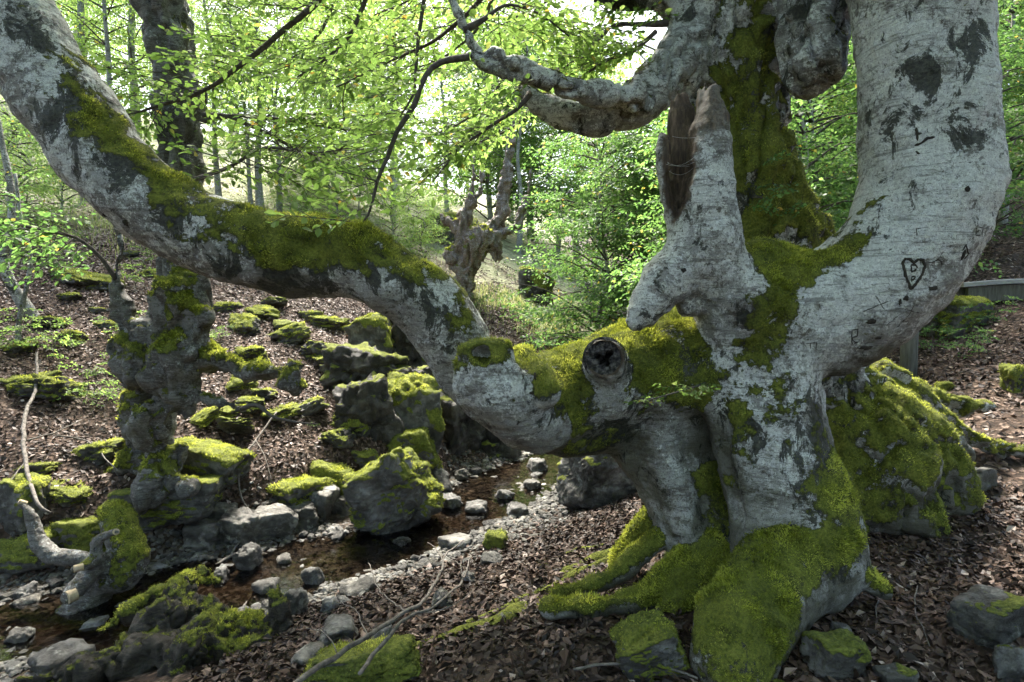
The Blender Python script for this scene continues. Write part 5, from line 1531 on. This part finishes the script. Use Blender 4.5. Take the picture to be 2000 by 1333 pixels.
def grass():
    cl = []
    for (px, py, n, sp_) in [(1050, 620, 1100, 0.55), (1085, 650, 900, 0.5), (1000, 590, 500, 0.4), (1115, 610, 350, 0.22), (940, 600, 500, 0.35), (1130, 670, 300, 0.3), (900, 560, 300, 0.4), (250, 455, 900, 1.0), (190, 440, 700, 1.0), (620, 440, 900, 1.4), (700, 440, 900, 1.4)]:
        g_ = ground(px, py)
        if g_ is None: continue
        c = g_[0]
        cl.append(np.column_stack([c[0] + lrng.normal(size=n) * sp_, c[1] + lrng.normal(size=n) * sp_, lrng.uniform(0.08, 0.26, n)]))
    a = np.vstack(cl)
    n = len(a)
    z = H(a[:, 0], a[:, 1])
    p = np.column_stack([a[:, :2], z - 0.01])
    h = a[:, 2:3]
    az = lrng.uniform(0, 6.28, n)
    dr = np.stack([np.cos(az), np.sin(az), 0 * az], -1)
    side = np.stack([-np.sin(az), np.cos(az), 0 * az], -1) * 0.006
    b1 = p + dr * h * 0.2 + [0, 0, 1] * h * 0.65
    b2 = p + dr * h * lrng.uniform(0.4, 0.9, n)[:, None] + [0, 0, 1] * h * 0.9
    v = np.stack([p - side, p + side, b1 + side * 0.8, b1 - side * 0.8, b2], 1).reshape(-1, 3)
    i5 = np.arange(n)[:, None] * 5
    o = link('grass', mesh_from('grass', v, [i5 + np.array([[0, 1, 2, 3]]), i5 + np.array([[3, 2, 4]])], [M_GRASS], {'tint': np.repeat(lrng.random(n), 5)}, False))
    tag(o, 'thin pale grass growing on the sunlit slope', 'grass', kind='stuff')
grass()

# seedlings on the floor
def seedling(px, py, n, scale, label, mat, group, d=None, leafscale=0.8):
    g_ = ground(px, py)
    if g_ is None: return
    c = g_[0]
    root = empty('beech_seedling', c)
    tag(root, label, 'plant', group)
    gl, gt = Geo(), Geo()
    for k in range(n):
        st_ = c + np.array([lrng.normal() * 0.12 * scale, lrng.normal() * 0.12 * scale, 0])
        st_[2] = h1(st_[0], st_[1]) - 0.02
        top = st_ + np.array([lrng.normal() * 0.1, lrng.normal() * 0.1, lrng.uniform(0.15, 0.5)]) * scale
        v_, f_ = tube(np.array([st_, (st_ + top) / 2 + lrng.normal(size=3) * 0.01, top]), [0.005, 0.004, 0.002], 4)
        gt.add(v_, f_)
        m_ = 3
        place_sprays(gl, gt, lrng, np.array([st_ + (top - st_) * t for t in (0.5, 0.8, 1.0)]), lrng.uniform(0, 6.28, m_), lrng.normal(size=m_) * 0.2, np.full(m_, 0.35 * scale), True, leafscale)
    link('stem', gt.mesh('stem', M_TWIG), root)
    link('foliage', gl.mesh('foliage', mat, False), root)
for q_ in [(60, 680, 5, 1.1), (30, 700, 5, 1.2), (110, 700, 4, 1.0), (270, 560, 5, 0.9), (290, 510, 4, 0.9), (240, 660, 4, 0.8), (200, 800, 5, 0.9), (170, 790, 4, 0.9), (440, 665, 3, 0.6), (215, 720, 4, 0.9), (60, 480, 6, 1.5), (100, 520, 5, 1.3), (680, 470, 5, 1.2), (760, 500, 5, 1.2)]:
    seedling(*q_, 'young beech seedling with fresh green leaves on the left litter slope', M_LEAF, 'seedlings on the left slope')
seedling(775, 850, 2, 0.35, 'small bright seedling growing from the rock face', M_LEAF, None)
for q_ in [(1850, 640, 7, 1.0), (1820, 660, 7, 1.0), (1800, 690, 5, 0.8), (1890, 700, 6, 0.8), (1870, 665, 6, 0.9), (1920, 640, 5, 0.8), (1780, 640, 5, 1.0)]:
    seedling(*q_, 'dark leafy undergrowth plant beside the wooden post', M_LEAF_DEEP, 'undergrowth below the timber edge')

# ------------------------------------------------------------------ post and timber edge on the right path
g_ = ground(1773, 742)
pz, pd = g_
post_h, post_r = 108 * pd / FPX, 29 * pd / FPX / 2 * 1.0
post = empty('wooden_post', pz)
tag(post, 'weathered round wooden post standing on the path behind the great beech', 'post')
path_ = np.array([[0, 0, -0.3], [0, 0, post_h * 0.5], [0.004, 0, post_h - 0.02], [0.004, 0, post_h - 0.004], [0.004, 0, post_h]])
v_, f_ = tube(path_, [post_r * 1.05, post_r, post_r * 0.98, post_r * 0.9, post_r * 0.8], 20)
link('shaft', mesh_from('shaft', v_, f_, [M_POST]), post, (0, 0, 0))
ga, gb_ = P(1865, 558, 9.0), P(2080, 548, 8.6)
beam = empty('timber_edge', (ga + gb_) / 2)
tag(beam, 'long grey timber edging board on the slope above the wooden post', 'timber')
c0 = (ga + gb_) / 2
def board(a, b, w, h, name, mat, parent):
    a, b = np.asarray(a), np.asarray(b)
    t = norm(b - a); s = norm(np.cross(t, [0, 0, 1.0])); u = np.cross(s, t)
    pr = []
    for k in range(9):
        q0 = a + (b - a) * k / 8 + u * 0.02 * math.sin(k * 0.5) - s * 0.0
        e = 0.012
        for (x, y) in [(-w, -h), (w, -h), (w, h - e), (w - e, h), (-w + e, h), (-w, h - e)]:
            pr.append(q0 + s * x + u * y)
    v = np.array(pr)
    i_, j_ = np.meshgrid(np.arange(8), np.arange(6), indexing='ij')
    j2 = (j_ + 1) % 6
    qq = np.stack([i_ * 6 + j_, i_ * 6 + j2, (i_ + 1) * 6 + j2, (i_ + 1) * 6 + j_], -1).reshape(-1, 4)
    caps = np.array([[5, 4, 3, 2], [5, 2, 1, 0], [48 + 0, 48 + 1, 48 + 2, 48 + 5], [48 + 2, 48 + 3, 48 + 4, 48 + 5]])
    return link(name, mesh_from(name, v - np.array(parent.location), [qq, caps], [mat], None, False), parent, (0, 0, 0))
board(ga, gb_, 0.30, 0.035, 'top_board', M_BEAM, beam)
board(ga + [0.02, -0.22, -0.16], gb_ + [0, -0.22, -0.16], 0.05, 0.12, 'side_board', M_POST, beam)
for t_ in (0.08, 0.5, 0.9):
    q0 = ga + (gb_ - ga) * t_ - np.array(beam.location)
    v_, f_ = tube(np.array([q0 + [0, 0, -0.9], q0 + [0, 0, -0.04]]), [0.07, 0.07], 10)
    link('support_post', mesh_from('support_post', v_, f_, [M_POST]), beam, (0, 0, 0))

# ------------------------------------------------------------------ fallen wood
def sdf_log(name, label, cat, rows_list, d, vox, cuts, mat, bias, fz, disp=0.02, seed=200, names=None, moss_blobs=()):
    allp = [PR(a, b, d + c, r) for rows in rows_list for (a, b, c, r) in rows]
    lo = np.min([p - r for p, r in allp], 0) - 0.15
    hi = np.max([p + r for p, r in allp], 0) + 0.15
    fl = Field(lo, hi, vox)
    for k, rows in enumerate(rows_list):
        fl.chain([(a, b, d + c, r) for (a, b, c, r) in rows], 0.05, min(k, 1))
    root = empty(name, (lo + hi) / 2 * [1, 1, 0] + [0, 0, lo[2] + 0.15])
    tag(root, label, cat)
    build_old_tree(root, fl, names or {0: 'main_stem', 1: 'side_branch'}, bias, rng, mat, list(moss_blobs), [], None, disp, fz, 0.014, disp * 1.3, seed, ridge=disp * 0.9, rfreq=9.0)
    for (x, y, c, r, dirx) in cuts:
        p, rr = PR(x, y, d + c, r)
        dv = norm(np.array(dirx, float))
        u = norm(np.cross(dv, [0.2, 0.1, 1.0])); w = np.cross(dv, u)
        ang = np.linspace(0, 2 * math.pi, 16, endpoint=False)
        rim = p + (np.cos(ang)[:, None] * u + np.sin(ang)[:, None] * w) * rr
        v = np.vstack([rim - dv * 0.06, rim, p[None] + dv * 0.002])
        jj = np.arange(16); kk = (jj + 1) % 16
        link('sawn_end', mesh_from('sawn_end', v, [np.stack([jj, kk, 16 + kk, 16 + jj], -1), np.stack([16 + jj, 16 + kk, np.full(16, 32)], -1)], [M_CUT], None, False), root)
    return root
gd = ground(190, 1195)[1]
sdf_log('fallen_branch', 'sawn crooked grey branch lying across the stones at the left of the stream', 'log',
        [[(222, 1005, 0.3, 28), (240, 1050, 0.22, 33), (254, 1092, 0.14, 33), (240, 1125, 0.08, 28), (215, 1140, 0.05, 22)],
         [(225, 1125, 0.1, 22), (190, 1100, 0.0, 20), (160, 1140, -0.15, 17), (135, 1166, -0.25, 14)],
         [(185, 1165, 0.05, 30), (150, 1200, -0.05, 32), (110, 1230, -0.1, 26)],
         [(185, 1100, 0.05, 14), (150, 1090, 0.05, 15), (105, 1086, 0.1, 16), (80, 1065, 0.12, 15), (68, 1030, 0.14, 12), (60, 1005, 0.15, 9), (38, 982, 0.15, 5)],
         [(190, 1085, -0.05, 11), (188, 1060, -0.08, 10), (205, 1048, -0.1, 8), (224, 1040, -0.12, 6.5)],
         [(185, 1095, -0.1, 11), (165, 1106, -0.2, 10), (146, 1112, -0.27, 7.5)]],
        gd, 0.014, [(131, 1168, -0.28, 12.5, (-0.5, -0.8, -0.1)), (227, 1039, -0.13, 6, (0.6, -0.6, 0.25)), (144, 1112, -0.29, 7, (-0.7, -0.7, 0.0)), (36, 980, 0.14, 5, (-0.6, -0.5, 0.5))],
        M_BARK_DARK, {0: 0.3, 1: -0.5}, 9000, 0.012, 210)
gd = ground(400, 1290)[1]
sdf_log('rotten_stump', 'dark rotting stump with moss caps lying in the foreground of the stream', 'stump',
        [[(40, 1345, -0.2, 26), (150, 1315, -0.15, 30), (250, 1290, -0.05, 36), (350, 1280, 0.0, 52), (450, 1255, 0.1, 50), (530, 1240, 0.15, 36), (545, 1190, 0.2, 24), (538, 1172, 0.2, 16)],
         [(300, 1250, 0.1, 36), (300, 1212, 0.15, 30), (330, 1205, 0.15, 26)],
         [(340, 1240, 0.2, 34), (350, 1180, 0.4, 30), (365, 1140, 0.55, 22), (400, 1128, 0.65, 20), (420, 1135, 0.65, 14)],
         [(350, 1310, -0.2, 36), (370, 1280, -0.15, 34)], [(400, 1200, 0.3, 34), (440, 1215, 0.3, 26)], [(480, 1290, 0.0, 40), (520, 1275, 0.05, 34)],
         [(220, 1290, -0.05, 28), (245, 1270, 0.0, 26)], [(200, 1230, 0.25, 12), (290, 1180, 0.4, 14), (340, 1150, 0.5, 14)]],
        gd, 0.016, [], M_ROT, {0: -0.32, 1: 0.0}, 14000, 0.045, 230, {0: 'stump_body', 1: 'moss_lobe'})

def lying_branch(pix, lift, name, label, mat, group=None, depth=None, fork=()):
    root = None
    for bi, row in enumerate([pix] + list(fork)):
        pts, rad = [], []
        for (x, y, r) in row:
            g0 = ground(x, y)
            dd = g0[1] if depth is None else depth
            lf = lift if depth is None else 0
            p = P(x, y, dd - lf * 1.2)
            pts.append(p); rad.append(0.55 * r * dd / FPX)
        if root is None:
            root = empty(name, pts[0])
            tag(root, label, 'branch', group)
        path, rr = smooth_path(pts, rad, 0.05)
        path = path + 0.010 * np.stack([fbm(path * 6 + 9 * k, 2, k) for k in range(3)], -1)
        v_, f_ = tube(path, rr, 6)
        link('stem' if bi == 0 else 'side_branch', mesh_from('stem', v_, f_, [mat]), root)
lying_branch([(560, 1345, 9), (640, 1290, 8), (720, 1240, 7), (790, 1195, 6), (832, 1165, 5), (862, 1115, 4), (870, 1085, 3), (905, 1055, 2)], 0.55, 'fallen_branch', 'long bare forked branch lying down the near bank to the water', M_PALETWIG,
             fork=[[(700, 1318, 6), (750, 1255, 6), (800, 1205, 5), (850, 1180, 4), (900, 1140, 3.5), (915, 1100, 2.5), (918, 1085, 2)], [(866, 1100, 2), (850, 1070, 1.5), (835, 1060, 1.2)], [(790, 1195, 2.5), (740, 1150, 2), (720, 1100, 1.5)], [(830, 1195, 2), (880, 1185, 1.6), (930, 1150, 1.2)], [(905, 1130, 2), (895, 1100, 1.3), (870, 1090, 1)],
                   [(660, 1280, 2), (640, 1240, 1.5), (600, 1225, 1)], [(720, 1240, 2), (690, 1190, 1.5), (640, 1170, 1)]])
lying_branch([(72, 690, 4), (70, 760, 5), (52, 800, 6), (46, 860, 7), (55, 930, 7), (75, 985, 6), (100, 1002, 4)], 0.25, 'dead_branch', 'thin crooked dead branch propped on the left bank above the sawn branch', M_PALETWIG,
             fork=[[(52, 860, 3), (110, 845, 2.5), (160, 820, 1.5)], [(50, 900, 2.5), (20, 940, 2), (-10, 950, 1.5)]])
lying_branch([(105, 850, 2.5), (170, 862, 2.5), (215, 905, 2), (235, 925, 1.2)], 0.2, 'dead_branch', 'thin arching twig in front of the pollarded beech roots', M_PALETWIG)
lying_branch([(540, 805, 3.5), (500, 860, 3.5), (470, 900, 3), (468, 960, 3), (490, 1000, 2.5), (530, 1030, 2), (575, 1044, 1.5)], 0.12, 'dead_branch', 'slim dead branch hanging down the litter slope to the water', M_PALETWIG, fork=[[(500, 860, 2), (520, 900, 1.6), (530, 940, 1.2)]])
lying_branch([(420, 1105, 6), (455, 1085, 6), (480, 1082, 5), (515, 1078, 3)], 0.06, 'driftwood', 'forked pale driftwood stick on the gravel bar', M_PALETWIG, fork=[[(452, 1088, 5), (460, 1068, 4), (472, 1058, 3)]])
lying_branch([(455, 1215, 4), (480, 1180, 4.5), (510, 1152, 4), (555, 1148, 2.5), (590, 1155, 1.2)], 0.08, 'dead_branch', 'curved grey stick lying over stones behind the rotting stump', M_PALETWIG)
lying_branch([(1120, 1310, 5), (1200, 1298, 5), (1290, 1306, 5), (1360, 1325, 4)], 0.05, 'dead_branch', 'grey stick lying in front of the mossy foreground stone', M_PALETWIG)
lying_branch([(1790, 1145, 2.2), (1786, 1190, 2.4), (1800, 1225, 2.2), (1818, 1262, 1.5)], 0.03, 'dead_branch', 'thin curved twig on the litter below the root mound', M_PALETWIG)
lying_branch([(1650, 1145, 3), (1668, 1152, 3), (1650, 1180, 2.5), (1640, 1200, 2)], 0.03, 'dead_branch', 'short bent twig on the litter beside the great root', M_PALETWIG)
lying_branch([(1545, 1222, 2), (1580, 1235, 2), (1610, 1250, 1.5)], 0.03, 'dead_branch', 'straight thin twig lying below the great mossy root', M_PALETWIG)
lying_branch([(1720, 1170, 2.5), (1712, 1190, 2.2), (1714, 1215, 1.5)], 0.03, 'dead_branch', 'tiny upright twig among the litter of the right foreground', M_PALETWIG)

# moss covered surface roots creeping down the near bank
for k, row in enumerate([[(610, 1335, 10), (700, 1303, 12), (790, 1275, 12), (880, 1245, 13), (950, 1222, 16), (1000, 1196, 14), (1030, 1180, 8)],
                         [(960, 1225, 14), (1000, 1205, 18), (1030, 1190, 10)], [(850, 1270, 7), (900, 1225, 8), (960, 1200, 8), (1060, 1150, 10), (1110, 1118, 13), (1160, 1095, 14), (1230, 1080, 12)],
                         [(1055, 1160, 8), (1100, 1135, 12), (1150, 1112, 12), (1210, 1090, 12)], [(1180, 1070, 8), (1120, 1080, 7), (1060, 1110, 6)],
                         [(1500, 1330, 14), (1540, 1345, 12)], [(720, 1285, 6), (780, 1255, 7), (830, 1225, 6), (870, 1215, 4)]]):
    pts, rad = [], []
    for (x, y, r) in row:
        g0 = ground(x, y)
        pts.append(g0[0] + np.array([0, 0, -0.2 * r * g0[1] / FPX])); rad.append(r * g0[1] / FPX)
    bark_tube_part('root', pts, rad, beech, M_BARK_DARK, 0.75 if k != 6 else 0.0, 0.04, 10, 0.5, 30 + k, 0.3)
# cobweb threads in the hollow of the broken limb
wg = Geo()
for (a, b, sag) in [((1303, 320), (1355, 318), 6), ((1305, 335), (1352, 330), 10), ((1300, 322), (1358, 306), 9), ((1302, 318), (1345, 326), 4), ((1312, 268), (1358, 270), 2)]:
    pa, _n = hit(*a); pb, _n = hit(*b)
    if pa is None or pb is None: continue
    pth = [pa + (pb - pa) * t + np.array([0, -0.01, -sag * 2.9 / FPX * 4 * t * (1 - t)]) for t in np.linspace(0, 1, 7)]
    v_, f_ = tube(np.array(pth), np.full(7, 0.0007), 3)
    wg.add(v_, f_)
if wg.n:
    o = link('cobweb', wg.mesh('cobweb', M_WEB))
    tag(o, 'thin cobweb threads across the hollow of the broken limb', 'cobweb')


# ------------------------------------------------------------------ crooked saplings at the left edge of the slope
def sapling(rows, label, sprays, seed):
    g_ = ground(rows[0][0], rows[0][1])
    d0 = g_[1]
    root = empty('beech_sapling', g_[0])
    tag(root, label, 'tree')
    pp = [PR(x, y, d0 + dd, r) for (x, y, dd, r) in rows]
    pts = [p for p, r in pp]; pts[0] = pts[0] - np.array([0, 0, 0.1])
    bark_tube_part('trunk', pts, [r for p, r in pp], root, M_BARK, 0.1, 0.08, 9, 0.2, seed, 0.2)
    gl, gt = Geo(), Geo()
    g2 = np.random.default_rng(seed)
    path, _r = smooth_path(pts, [r for p, r in pp], 0.1)
    ix = g2.integers(int(len(path) * 0.35), len(path), sprays)
    place_sprays(gl, gt, g2, path[ix], g2.uniform(0, 6.28, sprays), g2.normal(size=sprays) * 0.2, g2.uniform(0.6, 1.1, sprays), True, 0.95)
    link('twigs', gt.mesh('twigs', M_TWIG), root)
    lo = link('foliage', gl.mesh('foliage', M_LEAF_DEEP, False), root)
sapling([(72, 618, 0, 12), (40, 585, -0.1, 11), (15, 540, -0.2, 10), (5, 500, -0.2, 9), (22, 450, -0.2, 8), (20, 360, -0.2, 6), (2, 270, -0.2, 5), (-20, 150, -0.2, 4)], 'crooked sapling bent at its foot beside a mossy rock on the left slope', 16, 401)
sapling([(42, 690, 0, 5), (36, 640, 0, 4.5), (52, 560, 0, 4), (60, 500, 0, 3.5), (40, 420, 0, 3), (30, 340, 0, 2.5)], 'thin upright sapling among seedlings on the left slope', 9, 402)
